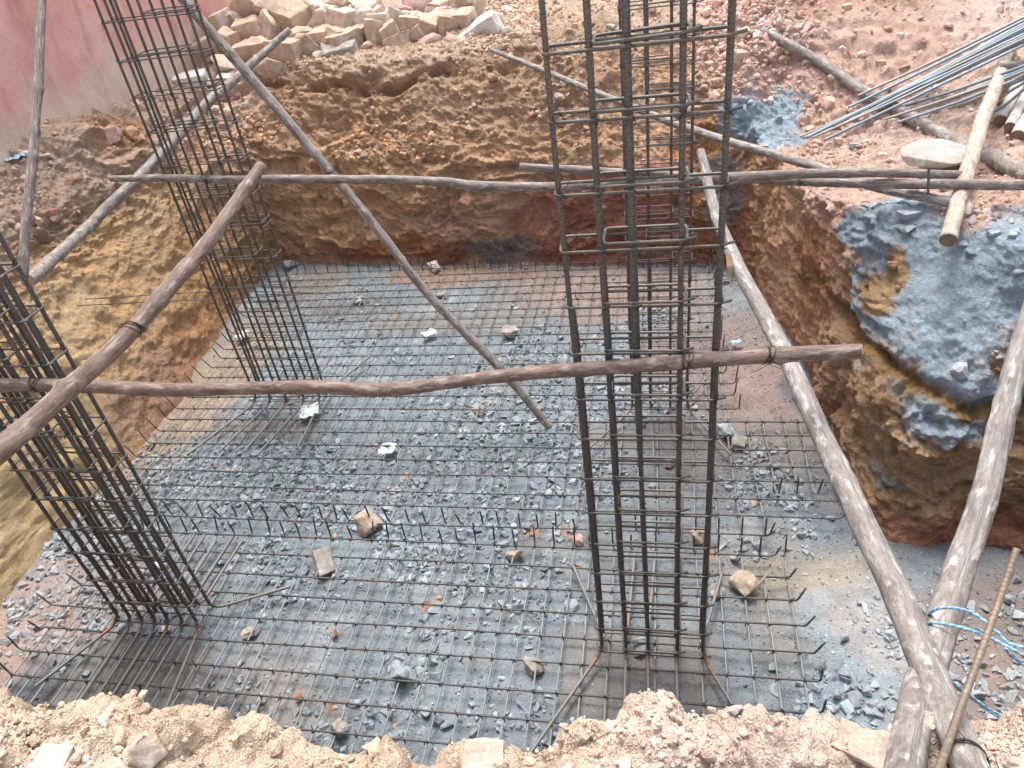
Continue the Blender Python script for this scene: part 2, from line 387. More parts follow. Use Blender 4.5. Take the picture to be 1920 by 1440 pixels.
# ------------------------------------------------------------------ ground: excavation banks and surroundings
# rows round the pit: base (z=0), lip, rim, surround at ~1 m, surround at ~4 m
CT = [
 ((0, 1.50), (0, 1.22, 1.3), (0.0, 1.00, 2.28), (0, 0.2, 2.38), (0, -3, 2.45)),
 ((-.45, 1.50), (-.45, 1.15, 1.3), (-.44, .87, 2.28), (-.5, 0.1, 2.40), (-1, -3, 2.45)),
 ((-.95, 1.50), (-.95, 1.15, 1.3), (-.90, .855, 2.28), (-1, 0.1, 2.40), (-2, -3, 2.45)),
 ((-1.35, 1.50), (-1.3, 1.2, 1.3), (-1.27, .90, 2.29), (-1.5, 0.1, 2.42), (-3, -3, 2.45)),
 ((-1.9, 1.45), (-1.9, 1.2, 1.3), (-1.80, .84, 2.29), (-2.1, 0, 2.42), (-5, -3, 2.45)),
 ((-3.0, 1.4), (-3.1, 1.15, 1.3), (-3.2, .8, 2.25), (-3.6, 0, 2.40), (-7, -3, 2.45)),
 ((-4.9, 1.3), (-5.3, 1.1, 1.25), (-5.6, .8, 2.1), (-6.3, .3, 2.35), (-9, 0, 2.45)),
 ((-4.95, 2.2), (-5.55, 2.1, 1.25), (-5.95, 2.2, 2.0), (-6.35, 2.3, 2.35), (-9.5, 2.4, 2.45)),
 ((-4.94, 2.9), (-5.60, 2.9, 1.25), (-5.95, 3.0, 1.9), (-6.35, 3.1, 2.30), (-9.5, 3.2, 2.45)),
 ((-4.98, 3.5), (-5.62, 3.6, 1.25), (-5.98, 3.8, 1.85), (-6.35, 3.9, 2.30), (-9.5, 4, 2.45)),
 ((-4.90, 4.2), (-5.62, 4.3, 1.25), (-5.98, 4.4, 1.85), (-6.35, 4.5, 2.30), (-9.5, 4.6, 2.45)),
 ((-4.85, 4.9), (-5.62, 5.0, 1.25), (-5.98, 5.2, 1.85), (-6.35, 5.3, 2.28), (-9.5, 5.4, 2.45)),
 ((-4.98, 5.6), (-5.64, 5.8, 1.25), (-6.00, 5.9, 1.88), (-6.35, 6.1, 2.25), (-9.5, 6.2, 2.45)),
 ((-5.08, 6.4), (-5.66, 6.6, 1.25), (-5.95, 6.7, 1.92), (-6.35, 6.8, 2.32), (-9.5, 7, 2.45)),
 ((-5.20, 7.3), (-5.68, 7.5, 1.35), (-5.85, 7.6, 2.00), (-6.35, 7.7, 2.36), (-9.5, 8, 2.45)),
 ((-5.30, 8.1), (-5.55, 8.3, 1.5), (-5.65, 8.6, 2.20), (-6.35, 9.0, 2.42), (-9.5, 9.5, 2.5)),
 ((-5.15, 8.55), (-5.1, 8.8, 1.5), (-5.0, 9.15, 2.36), (-6.0, 10.4, 2.48), (-8.5, 13.5, 2.6)),
 ((-4.5, 8.55), (-4.35, 8.80, 1.3), (-4.2, 9.15, 2.40), (-4.8, 10.6, 2.52), (-5.8, 13.8, 2.65)),
 ((-3.7, 8.45), (-3.60, 8.72, 1.2), (-3.35, 9.05, 2.36), (-3.7, 10.5, 2.52), (-4.2, 13.8, 2.65)),
 ((-2.9, 8.38), (-2.85, 8.65, 1.2), (-2.65, 9.00, 2.32), (-2.9, 10.4, 2.50), (-3.0, 13.8, 2.65)),
 ((-2.2, 8.30), (-2.15, 8.58, 1.2), (-2.0, 8.95, 2.27), (-2.1, 10.2, 2.46), (-2.0, 13.8, 2.65)),
 ((-1.4, 8.22), (-1.35, 8.50, 1.1), (-1.25, 8.85, 2.20), (-1.2, 10.0, 2.44), (-.8, 13.6, 2.65)),
 ((-.7, 8.16), (-.70, 8.42, 1.1), (-.65, 8.78, 2.10), (-.5, 9.8, 2.38), (.2, 13.3, 2.65)),
 ((0.05, 8.10), (.05, 8.32, 1.0), (.05, 8.65, 1.95), (.25, 9.6, 2.25), (1.5, 12.8, 2.6)),
 ((0.6, 8.02), (.60, 8.20, 0.9), (.62, 8.40, 1.70), (1.0, 9.3, 2.12), (3.0, 12.2, 2.6)),
 ((0.93, 7.85), (.98, 7.90, .9), (.98, 7.95, 1.55), (1.6, 8.8, 2.00), (4.2, 11.5, 2.6)),
 ((1.06, 7.3), (1.02, 7.25, .9), (1.00, 7.1, 1.62), (2.0, 8.0, 1.95), (5.5, 10.3, 2.5)),
 ((1.18, 6.8), (1.08, 6.7, .9), (1.02, 6.5, 1.68), (2.2, 7.3, 1.92), (6.2, 9.3, 2.45)),
 ((1.28, 6.2), (1.14, 6.1, .9), (1.06, 5.9, 1.74), (2.4, 6.7, 1.90), (7, 8.3, 2.4)),
 ((1.38, 5.6), (1.25, 5.5, .9), (1.14, 5.45, 1.78), (2.6, 6.2, 1.90), (7.4, 7.4, 2.35)),
 ((1.40, 5.0), (1.36, 4.9, .9), (1.36, 5.25, 1.80), (2.8, 5.8, 1.90), (7.6, 6.6, 2.3)),
 ((1.40, 4.4), (1.42, 4.4, .88), (1.56, 5.10, 1.80), (3.0, 5.5, 1.90), (7.8, 6.0, 2.3)),
 ((1.46, 3.9), (1.55, 4.08, .86), (1.80, 4.97, 1.80), (3.2, 5.2, 1.90), (8, 5.4, 2.3)),
 ((1.76, 3.72), (1.85, 3.98, .88), (2.05, 4.70, 1.80), (3.5, 4.9, 1.90), (8, 4.8, 2.3)),
 ((2.08, 3.75), (2.15, 4.10, .98), (2.25, 4.45, 1.78), (3.8, 4.6, 1.90), (8, 4.2, 2.3)),
 ((2.6, 3.6), (2.7, 3.9, 1.0), (2.8, 4.2, 1.80), (4.4, 4.2, 1.95), (8.5, 3.7, 2.3)),
 ((3.6, 3.1), (3.9, 3.3, 1.0), (4.2, 3.5, 1.80), (5.2, 3.6, 2.0), (9, 3, 2.3)),
 ((4.0, 2.0), (4.3, 1.9, 1.0), (4.6, 1.7, 2.0), (5.6, 1.4, 2.2), (9, .5, 2.4)),
 ((3.0, 1.4), (3.0, 1.2, 1.2), (3.0, 1.1, 2.25), (3.4, .2, 2.38), (6, -2.5, 2.45)),
 ((1.6, 1.48), (1.6, 1.25, 1.3), (1.5, 1.14, 2.28), (1.8, .3, 2.38), (3.5, -3, 2.45)),
 ((.8, 1.50), (.8, 1.26, 1.3), (.8, 1.05, 2.28), (.9, .3, 2.38), (2, -3, 2.45)),
 ((.35, 1.50), (.35, 1.26, 1.3), (.38, 1.0, 2.28), (.4, .25, 2.38), (1, -3, 2.45)),
]
nC = len(CT)
rows = []
ctr = np.array([-1.5, 4.8])
base = np.array([(a[0], a[1], 0.0) for a, *_ in CT])
rows.append(np.column_stack([base[:, :2] + (ctr - base[:, :2]) * 0.03, np.full(nC, -0.35)]))
rows.append(np.column_stack([base[:, :2], np.full(nC, -0.10)]))
for k in (1, 2, 3, 4): rows.append(np.array([c[k] for c in CT], float))
bk = (rows[3][:, 1] > 8.5) & (base[:, 1] > 7.9)
rows[3][bk] = CAM + (rows[3][bk] - CAM) * 1.055
for k_, (fl_, fr_, dz_) in {25: (1.02, 1.04, .12), 26: (1.05, 1.10, .25), 27: (1.05, 1.12, .3), 28: (1.05, 1.12, .3), 29: (1.04, 1.10, .22), 30: (1.02, 1.04, .1)}.items():
    rows[2][k_] = CAM + (rows[2][k_] - CAM) * fl_
    rows[3][k_] = CAM + (rows[3][k_] - CAM) * fr_
    rows[4][k_, 2] -= dz_
rows[4][bk, 2] -= .15; rows[5][bk, 2] -= .25
far = rows[-1][:, :2]; dirn = far - ctr; dirn /= np.linalg.norm(dirn, axis=1)[:, None]
rows.append(np.column_stack([far + dirn * 12, np.full(nC, 2.8)]))
rows.append(np.column_stack([far + dirn * 120, np.full(nC, 4.0)]))
rows = np.array(rows)                                   # (rows, nC, 3)
# catmull-rom round the pit
def resample_u(row, U):
    i = np.floor(U).astype(int); t = (U - i)[:, None]
    p = [row[(i + k) % nC] for k in (-1, 0, 1, 2)]
    return 0.5 * ((2 * p[1]) + (-p[0] + p[2]) * t + (2 * p[0] - 5 * p[1] + 4 * p[2] - p[3]) * t * t + (-p[0] + 3 * p[1] - 3 * p[2] + p[3]) * t ** 3)
fine = np.linspace(0, nC, 8000, endpoint=False)
rr = resample_u(rows[3], fine)
seg = np.linalg.norm(np.roll(rr, -1, 0) - rr, axis=1)
mid = rr - CAM
dist = np.linalg.norm(mid, axis=1)
vis = (RW.T @ mid.T); inside = (vis[2] > 0) & (np.abs(vis[0] / np.maximum(vis[2], .01)) < 0.85)
w = seg / (dist ** 0.9) * np.where(inside, 1.0, 0.18)
cw = np.concatenate([[0], np.cumsum(w)]); cw /= cw[-1]
NU = 1900
U = np.interp(np.arange(NU) / NU, cw, np.append(fine, nC))
RU = np.array([resample_u(r, U) for r in rows])          # (7+, NU, 3)
NV = [5, 110, 90, 120, 110, 40, 14]
S = []
for k, n in enumerate(NV):
    t = np.arange(n) / n
    if k >= 4: t = t ** 1.6
    S.append(RU[k][None] * (1 - t)[:, None, None] + RU[k + 1][None] * t[:, None, None])
S.append(RU[-1][None])
S = np.vstack(S)
# soften the creases between rows
for _ in range(14):
    S[1:-1] = S[1:-1] * 0.5 + 0.25 * (S[:-2] + S[2:])
NVt = len(S)
def bumpz(P, x, y, rx, ry, h):
    d = ((P[..., 0] - x) / rx) ** 2 + ((P[..., 1] - y) / ry) ** 2
    return h * np.exp(-d)
outer = np.clip((np.arange(NVt) - 190) / 60.0, 0, 1)[:, None]
S[..., 2] += outer * (bumpz(S, 2.3, 9.6, 1.3, 1.2, .55) + bumpz(S, -5.9, 5.6, .3, .9, .08) + bumpz(S, 4.6, 8.2, .9, .8, .25)
                      + bumpz(S, -6.1, 7.0, .35, .35, .22) + bumpz(S, 0.3, 10.3, 1.0, .8, .18) + bumpz(S, -3.4, 12.2, 2.4, 1.2, .15))
def sbump(P, x, y, rx, ry, h, p=4):
    d = (np.abs((P[..., 0] - x) / rx) ** p + np.abs((P[..., 1] - y) / ry) ** p)
    return h * np.exp(-d)
nrw = np.clip((np.arange(NVt) - 150) / 25.0, 0, 1)[:, None]
S[..., 2] += nrw * (sbump(S, -.10, .93, .10, .14, .015, 6) + sbump(S, .22, .98, .13, .10, .05) + sbump(S, .62, .95, .25, .10, .02) - sbump(S, -.75, .85, .46, .2, .055, 2) - sbump(S, -2.1, .8, .5, .2, .03, 4)
                    + sbump(S, -1.28, .80, .16, .14, .02, 3) - sbump(S, -1.6, .8, .3, .2, .02, 2) - sbump(S, .42, .95, .06, .08, .03, 2) + sbump(S, .78, .9, .15, .1, .03, 3))
dU = np.roll(S, -1, 1) - np.roll(S, 1, 1)
dV = np.empty_like(S); dV[1:-1] = S[2:] - S[:-2]; dV[0] = S[1] - S[0]; dV[-1] = S[-1] - S[-2]
Nn = np.cross(dV, dU); Nn /= np.linalg.norm(Nn, axis=2)[:, :, None] + 1e-9
if Nn[-5, 0, 2] < 0: Nn = -Nn
P = S.reshape(-1, 3); Nn = Nn.reshape(-1, 3)
steep = 1 - np.abs(Nn[:, 2])
dd = np.linalg.norm(P - CAM, axis=1)
W = P + 0.25 * np.stack([vnoise(P, 1.3, 91), vnoise(P, 1.3, 92), vnoise(P, 1.3, 93)], -1)
big = fbm(P * [1, 1, 1.3], 0.9, 3, 5)
ridg = 1 - np.abs(fbm(W * [1, 1, 1.8], 2.2, 4, 11)) * 2.2
med = fbm(W, 4.5, 4, 21, 0.6)
crag = (1 - np.abs(fbm(W * [1, 1, 1.3], 5.5, 4, 15, .6)) * 2.6) * np.clip(steep * 1.6, .1, 1)
h = 0.085 * big + 0.08 * (ridg - 0.5) * np.clip(steep * 2, 0.25, 1.0) + 0.06 * med + 0.035 * (crag - .4) + .012 * fbm(P, 24, 3, 17, .7)
lump1 = worley(P, 5.0, 31); lump2 = worley(P, 13.0, 41, 0.2, 0.6); lump3 = worley(P, 30.0, 51, 0.2, 0.62)
lm = np.clip(0.55 + 1.2 * fbm(P, 1.1, 2, 61), 0.1, 1.0)
rightface = np.clip((P[:, 0] - 0.7) * 3, 0, 1) * np.clip((7.9 - P[:, 1]) * 2, 0, 1) * np.clip(steep * 2, 0, 1)
h += lump1 * 0.16 * lm * (1 - 0.75 * steep) + lump2 * 0.42 / 5 * lm * (1 - .5 * steep) + lump3 * 0.030
h += rightface * (0.11 * fbm(W * [1, 1, 1.6], 3.1, 4, 71, 0.65) + 0.03 * lump2)
h *= np.where(P[:, 2] < 0.05, 0.5, 1.0)
# horizontal undercut ledges: right bank and back bank
led = np.exp(-((P[:, 2] - (0.98 + 0.12 * np.sin(P[:, 0] * 3.3 + P[:, 1]) + 0.1 * big)) / 0.045) ** 2)
h -= 0.13 * led * rightface * np.clip((P[:, 0] - 1.25) * 4, 0, 1)
led2 = np.exp(-((P[:, 2] - (2.02 + 0.1 * big + 0.05 * np.sin(P[:, 0] * 2.1))) / 0.04) ** 2)
h -= 0.20 * led2 * np.clip((P[:, 1] - 7.8) * 3, 0, 1) * np.clip((-1.2 - P[:, 0]), 0, 1) * np.clip(0.5 + 2.5 * med, 0, 1)
inner_face = np.clip((P[:, 0] - .85) * 5, 0, 1) * np.clip((1.45 - P[:, 0]) * 8, 0, 1) * np.clip((P[:, 1] - 5.0) * 2, 0, 1) * np.clip((7.7 - P[:, 1]) * 3, 0, 1) * np.clip((1.5 - P[:, 2]) * 4, 0, 1)
h *= 1 - .6 * inner_face
bl = np.exp(-((P[:, 0] - 2.0) / .7) ** 2 - ((P[:, 1] - 4.6) / .5) ** 2)
h *= 1 - .72 * bl
h += bl * .01 * fbm(P, 14, 4, 87, .7)
tool = np.clip(fbm(P * [2.6, .7, 0.6], 2.6, 3, 81) * 2.5, -1, 1)          # shovel-cut streaks on the left bank
leftf = np.clip((-4.6 - P[:, 0]) * 3, 0, 1) * np.clip((1.5 - P[:, 2]) * 3, 0, 1) * np.clip((8.2 - P[:, 1]) * 2, 0, 1)
h = h * (1 - 0.62 * leftf) + (0.035 * tool + .02 * fbm(P, 6, 4, 85, .65)) * leftf
near = np.clip((1.9 - P[:, 1]) * 2, 0, 1)
h = h * (1 - 0.55 * near) + near * (.10 * worley(P, 7.0, 33, .25, .75) - .02 + .02 * lump2 + .014 * lump3 + .022 * fbm(P, 9, 5, 19, .62))
P2 = P + Nn * h[:, None]
P2[:, 2] += (dd > 16) * 0.0

# soil colours by where the soil is
TAN = (.47, .32, .215); BROWN = (.60, .395, .27); OCHRE = (.67, .455, .27); YELL = (.69, .515, .33); RED = (.47, .225, .16)
ORANGE = (.48, .26, .13); PINK = (.60, .43, .345); PALE = (.66, .51, .43); BLUE = (.41, .50, .575); DGREY = (.26, .24, .235); RUSTY = (.46, .25, .17)
def paint(P, Q):
    c = paint_(P, Q); l = c.mean(1, keepdims=True)
    return (l + (c - l) * 1.12).astype(np.float32)
def paint_(P, Q):
    """P: points; Q: warped points used for the blob distances"""
    c = np.empty((len(P), 3), np.float32); c[:] = TAN
    speck = fbm(P, 9, 5, 290, .75) * 2
    def blob(x, y, z, rx, ry, rz, colr, edge=0.25, amt=1.0):
        d = np.sqrt(((Q[:, 0] - x) / rx) ** 2 + ((Q[:, 1] - y) / ry) ** 2 + ((Q[:, 2] - z) / rz) ** 2)
        a = np.clip((1 - d) / edge + 0.5, 0, 1) * amt
        if colr is BLUE: a = np.clip((1 - d) / .3 + .5 + speck * .7, 0, 1) * np.clip(.97 + speck * .12, 0, 1) * amt
        c[:] = c * (1 - a[:, None]) + np.array(colr, np.float32) * a[:, None]
    def field(mask, colr, amt=1.0):
        a = np.clip(mask, 0, 1)[:, None] * amt
        c[:] = c * (1 - a) + np.array(colr, np.float32) * a
    # upper ground
    field((Q[:, 2] - 2.05) * 4, (.60, .455, .35))
    field((Q[:, 1] - 7.9) * 3 * (Q[:, 2] < 2.1), BROWN, .75)
    blob(-3.0, 8.8, 1.2, 2.2, 1.2, .45, (.56, .365, .235), .6, .8)
    blob(-2.0, 8.9, 1.85, 1.6, .9, .35, (.50, .345, .24), .6, .8)
    blob(-4.4, 8.8, .7, 1.3, .9, .7, (.60, .40, .25), .5, .9)
    # red strata back right
    blob(-.2, 8.3, .35, 1.55, .8, .80, RED, .25, .9)
    blob(-.9, 8.4, .55, .55, .8, .45, (.45, .235, .165), .4)
    blob(.5, 8.3, .9, .35, .6, .6, ORANGE, .4, .8)
    blob(-2.2, 8.4, .1, 2.6, .8, .16, (.32, .13, .08), .5, .8)
    blob(-1.9, 8.35, .13, .6, .5, .2, DGREY, .5, .9)
    blob(-3.2, 8.4, .15, .5, .5, .1, ORANGE, .5, .8)
    # left bank: ochre with redder foot
    lf = np.clip((-4.5 - Q[:, 0]) * 4, 0, 1) * np.clip((1.62 - Q[:, 2]) * 4, 0, 1) * np.clip((8.3 - Q[:, 1]) * 2, 0, 1)
    field(lf, OCHRE)
    stre = np.clip(fbm(P * [1, .8, .5], 2.3, 4, 201) * 3, 0, 1)
    field(lf * stre, YELL, .8)
    field(lf * np.clip(fbm(P * [1, 1, .6], 1.7, 4, 205) * 3 - .2, 0, 1), (.62, .43, .28), .8)
    field(lf * np.clip((5.2 - Q[:, 1]) * 1.2, 0, 1) * np.clip((1.1 - Q[:, 2]) * 3, 0, 1), (.52, .43, .27), .5)
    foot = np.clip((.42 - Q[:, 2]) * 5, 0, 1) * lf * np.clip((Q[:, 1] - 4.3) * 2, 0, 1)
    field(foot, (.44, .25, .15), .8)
    blob(-5.2, 7.6, .5, .6, 1.1, .7, (.50, .29, .15), .5, .8)
    blob(-5.0, 5.2, .2, .4, .7, .28, (.44, .29, .235), .7, .6)
    up = np.clip((-4.9 - Q[:, 0]) * 4, 0, 1) * np.clip((Q[:, 2] - 1.62) * 4, 0, 1)
    field(up, (.64, .48, .37))
    blob(-6.1, 7.5, 2.1, .35, .5, .35, ORANGE, .5, .6)
    # right bank
    rf = np.clip((Q[:, 0] - .75) * 6, 0, 1) * np.clip((8.0 - Q[:, 1]) * 3, 0, 1) * (Q[:, 1] > 2.9)
    field(rf, (.52, .33, .22))
    low = .38 * np.clip((Q[:, 1] - 5.0) * 2, 0, 1) * (Q[:, 0] < 3.2)
    field(rf * np.clip((Q[:, 2] - 1.7 + low) * 5, 0, 1), PINK, .85)
    face = rf * np.clip((1.55 - Q[:, 2]) * 4, 0, 1) * np.clip((Q[:, 0] - 1.15) * 4, 0, 1) * np.clip((5.6 - Q[:, 1]) * 3, 0, 1)
    field(face, (.37, .24, .155))
    field(face * np.clip(fbm(P * [1, 1, 2], 2.0, 4, 220) * 4, 0, 1), (.48, .34, .215), .8)
    field(rf * np.clip((.26 - Q[:, 2]) * 6, 0, 1), RED, .6)
    field(rf * np.clip(fbm(P, 1.4, 3, 240) * 4 - .8, 0, 1) * np.clip((1.3 - Q[:, 2]) * 3, 0, 1), (.46, .25, .17), .5)
    blob(1.15, 6.3, 1.0, .5, 1.3, .8, (.68, .455, .325), .5, .9)
    blob(1.15, 5.9, .9, .3, .7, .6, (.46, .24, .15), .5, .9)
    blob(1.0, 7.4, 1.1, .35, .7, .7, (.50, .29, .18), .5, .7)
    # upper right pink earth heap
    ur = np.clip((Q[:, 0] - .4 + .15 * (Q[:, 1] - 8)) * 2, 0, 1) * np.clip((Q[:, 2] - 1.78 + low) * 6, 0, 1)
    field(ur, (.68, .48, .40))
    field(ur * np.clip(fbm(P, 1.2, 4, 230) * 3, 0, 1), (.73, .57, .49), .8)
    blob(2.2, 9.7, 2.4, 1.0, .9, .5, (.54, .33, .25), .6, .7)
    field(ur * np.clip((Q[:, 0] - 3.2 - (9 - Q[:, 1]) * .45) * 1.5, 0, 1), (.72, .60, .53), .9)
    blob(2.4, 5.9, 1.95, .9, .5, .3, (.52, .33, .26), .6, .6)
    # stone dust spilled over the right bank
    blob(1.95, 4.62, 1.35, .72, .50, .62, BLUE, .14)
    blob(1.60, 5.20, 1.7, .42, .35, .3, BLUE, .14)
    blob(2.45, 4.6, 1.5, .6, .45, .5, BLUE, .2)
    blob(1.86, 4.14, .88, .42, .34, .30, BLUE, .14)
    blob(1.50, 4.62, 1.40, .10, .3, .16, (.45, .31, .19), .4)
    blob(2.35, 4.2, .9, .2, .3, .25, BLUE, .2, .8)
    blob(1.55, 4.05, .35, .14, .12, .07, (.26, .3, .3), .5, .8)
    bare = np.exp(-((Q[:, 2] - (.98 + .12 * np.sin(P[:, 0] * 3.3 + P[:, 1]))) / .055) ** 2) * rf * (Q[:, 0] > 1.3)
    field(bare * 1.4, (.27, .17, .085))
    blob(1.0, 8.0, 1.62, .55, .55, .3, BLUE, .16)
    blob(.75, 8.2, .75, .22, .3, .45, (.36, .36, .37), .3, .8)
    blob(1.25, 6.15, 1.72, .16, .3, .14, (.24, .26, .28), .4, .8)
    blob(1.9, 6.1, 1.9, .3, .15, .1, (.36, .36, .38), .4, .7)
    # near rim
    nr = np.clip((1.75 - Q[:, 1]) * 4, 0, 1)
    field(nr, (.76, .60, .46))
    field(nr * np.clip((Q[:, 0] + .45) * 2, 0, 1), (.80, .645, .55), .9)
    field(nr * np.clip(fbm(P, 3.0, 4, 250) * 3, 0, 1), (.82, .69, .57), .6)
    field(nr * np.clip((2.0 - Q[:, 2]) * 2, 0, 1), (.40, .24, .13), .8)
    return c
Qw = P + 0.13 * np.stack([fbm(P, 2.5, 4, 301), fbm(P, 2.5, 4, 302), fbm(P, 2.5, 4, 303)], -1) * 1.6
soilc = paint(P, Qw)
ii = np.arange(NVt - 1)[:, None] * NU; jj = np.arange(NU)[None]; j2 = (jj + 1) % NU
GF = np.stack([ii + jj, ii + j2, ii + NU + j2, ii + NU + jj], -1).reshape(-1, 4)[:, ::-1]
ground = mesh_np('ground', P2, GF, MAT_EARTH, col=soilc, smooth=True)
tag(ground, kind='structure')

# ------------------------------------------------------------------ pit floor
fx = np.arange(-5.7, 4.4, 0.0135); fy = np.arange(1.1, 9.0, 0.0135)
FX, FY = np.meshgrid(fx, fy)
FP = np.column_stack([FX.ravel(), FY.ravel(), np.zeros(FX.size)])
def floor_mask(P, x, y, rx, ry, e=.3):
    d = np.sqrt(((P[:, 0] - x) / rx) ** 2 + ((P[:, 1] - y) / ry) ** 2)
    return np.clip((1 - d) / e + .5, 0, 1)
def smooth_pads(P):
    m = np.zeros(len(P), np.float32)
    for (x0, x1, y0, y1) in ((-.62, .36, 2.30, 2.95), (-3.95, -2.95, 2.05, 2.6), (-4.35, -3.1, 4.75, 5.1), (-.6, .5, 4.7, 5.05), (-3.3, -1.3, 6.6, 7.1)):
        dx = np.minimum(P[:, 0] - x0, x1 - P[:, 0]); dy = np.minimum(P[:, 1] - y0, y1 - P[:, 1])
        m = np.maximum(m, np.clip(np.minimum(dx, dy) * 18 + .3, 0, 1))
    return m
pads = smooth_pads(FP + .03 * np.stack([vnoise(FP, 6, 7), vnoise(FP, 6, 8), 0 * FP[:, 0]], -1))
fh = 0.018 * fbm(FP, 1.5, 3, 401) + (0.016 * fbm(FP, 7, 4, 411, .6) + .012 * worley(FP, 14, 421, .2, .6) + .02 * worley(FP, 5, 431, .1, .4)) * (1 - .93 * pads)
edge = np.clip((FP[:, 0] - 1.0) * 1.5, 0, 1) * np.clip((3.6 - FP[:, 1]), 0, 1)
fh += 0.04 * edge * np.clip(fbm(FP, 3, 4, 441), 0, 1)
FP[:, 2] = -0.075 + fh + 0.02 * pads
fw = FP + .28 * np.stack([fbm(FP, 2.2, 4, 451), fbm(FP, 2.2, 4, 452), 0 * FP[:, 0]], -1)
GREY = (.195, .225, .248)
fc = np.empty((len(FP), 3), np.float32); fc[:] = GREY
def fmix(m, colr, amt=1.):
    a = (np.clip(m, 0, 1) * amt)[:, None]; fc[:] = fc * (1 - a) + np.array(colr, np.float32) * a
fmix(fbm(FP, .8, 4, 461) * 2.5, (.225, .262, .292))
fmix(fbm(FP, 1.1, 4, 471) * 3 - .5, (.155, .16, .165))
fmix(fbm(FP, 3.1, 4, 475) * 4 - 1.1, (.27, .295, .315))
fmix(floor_mask(fw, -1.0, 7.5, 1.1, .7, .6), (.22, .18, .16), .8)
fmix(floor_mask(fw, -.4, 7.5, 1.1, .6, .6), (.30, .22, .18), .7)
fmix(floor_mask(fw, -2.4, 8.1, 1.1, .35, .6), (.30, .17, .10), .7)
fmix(floor_mask(fw, -4.4, 8.0, .5, .6, .6), (.24, .21, .18), .6)
fmix(floor_mask(fw, .75, 5.9, .9, 1.0, .5), (.24, .185, .17), .85)
fmix(floor_mask(fw, .95, 5.3, .5, .9, .5), (.29, .215, .195), .7)
fmix(floor_mask(fw, 1.3, 5.2, .16, 1.5, .6), (.13, .15, .17), .9)
fmix(floor_mask(fw, .6, 4.6, .8, .6, .6), (.20, .185, .175), .7)
fmix(floor_mask(fw, .9, 3.3, .5, .5, .6), (.33, .27, .20), .6)
fmix(floor_mask(fw, 1.15, 3.35, .25, .22, .5), (.38, .32, .24), .6)
fmix(floor_mask(fw, 1.25, 2.5, .55, .8, .5), (.255, .315, .36), .9)
fmix(floor_mask(fw, 1.35, 2.9, .3, .35, .6), (.40, .36, .33), .6)
fmix(floor_mask(fw, 2.2, 2.6, .6, 1.0, .5), (.26, .20, .165), .85)
fmix(floor_mask(fw, 2.4, 3.3, .8, .3, .5), (.2, .175, .165), .85)
fmix(floor_mask(fw, -4.75, 5.5, .5, 1.6, .6), (.35, .27, .20), .9)
fmix(floor_mask(fw, -4.4, 2.9, .6, .6, .6), (.34, .28, .26), .9)
fmix(floor_mask(fw, -4.6, 2.55, .35, .3, .6), (.36, .25, .20), .6)
fmix(floor_mask(fw, -2.5, 1.9, .5, .6, .8), (.30, .265, .235), .7)
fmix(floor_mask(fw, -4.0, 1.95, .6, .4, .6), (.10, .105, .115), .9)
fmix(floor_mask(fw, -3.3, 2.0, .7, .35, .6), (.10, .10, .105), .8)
fmix(pads, (.20, .197, .19), .85)
for (x, y, r) in ((-1.0, 3.62, .07), (-.65, 3.75, .07), (-2.0, 2.2, .03), (-1.6, 3.0, .05), (1.2, 2.45, .05), (.4, 3.6, .06), (-3.1, 7.0, .05)):
    fmix(floor_mask(fw, x, y, r, r, .6), (.38, .20, .11), .7)
nx, ny = len(fx), len(fy)
i0 = np.arange(ny - 1)[:, None] * nx + np.arange(nx - 1)[None]
FF = np.stack([i0, i0 + 1, i0 + nx + 1, i0 + nx], -1).reshape(-1, 4)
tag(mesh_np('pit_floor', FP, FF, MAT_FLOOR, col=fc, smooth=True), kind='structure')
fzg = FP[:, 2].reshape(ny, nx); fcg = fc.reshape(ny, nx, 3)
def fz(x, y):
    return float(fzg[min(max(int((y - 1.1) / .0135), 0), ny - 1), min(max(int((x + 5.7) / .0135), 0), nx - 1)])

# ------------------------------------------------------------------ loose stones and clods (uncountable)
rng = np.random.default_rng(4)
def hull_template(seed, n=11, flat=.7, boxy=0.5):
    r = np.random.default_rng(seed)
    v = r.normal(size=(n, 3)); v /= np.linalg.norm(v, axis=1)[:, None]
    s = np.sign(v) * np.abs(v) ** (1 - boxy * .6); s /= np.abs(s).max(1)[:, None] ** .6
    s *= (1, .8, flat)
    bm = bmesh.new()
    for p in s: bm.verts.new(p)
    ret = bmesh.ops.convex_hull(bm, input=bm.verts)
    bmesh.ops.delete(bm, geom=[e for e in ret['geom_interior'] if isinstance(e, bmesh.types.BMVert)], context='VERTS')
    bmesh.ops.triangulate(bm, faces=bm.faces[:])
    bm.verts.index_update()
    V = np.array([x.co[:] for x in bm.verts]); F = np.array([[q.index for q in f.verts] for f in bm.faces])
    bm.free()
    return V, F
TPLR = [hull_template(60 + s, 22 + s % 8, .75, 0.15) for s in range(12)]
TPL = [hull_template(s, 9 + s % 6, .55 + .08 * (s % 4)) for s in range(14)]
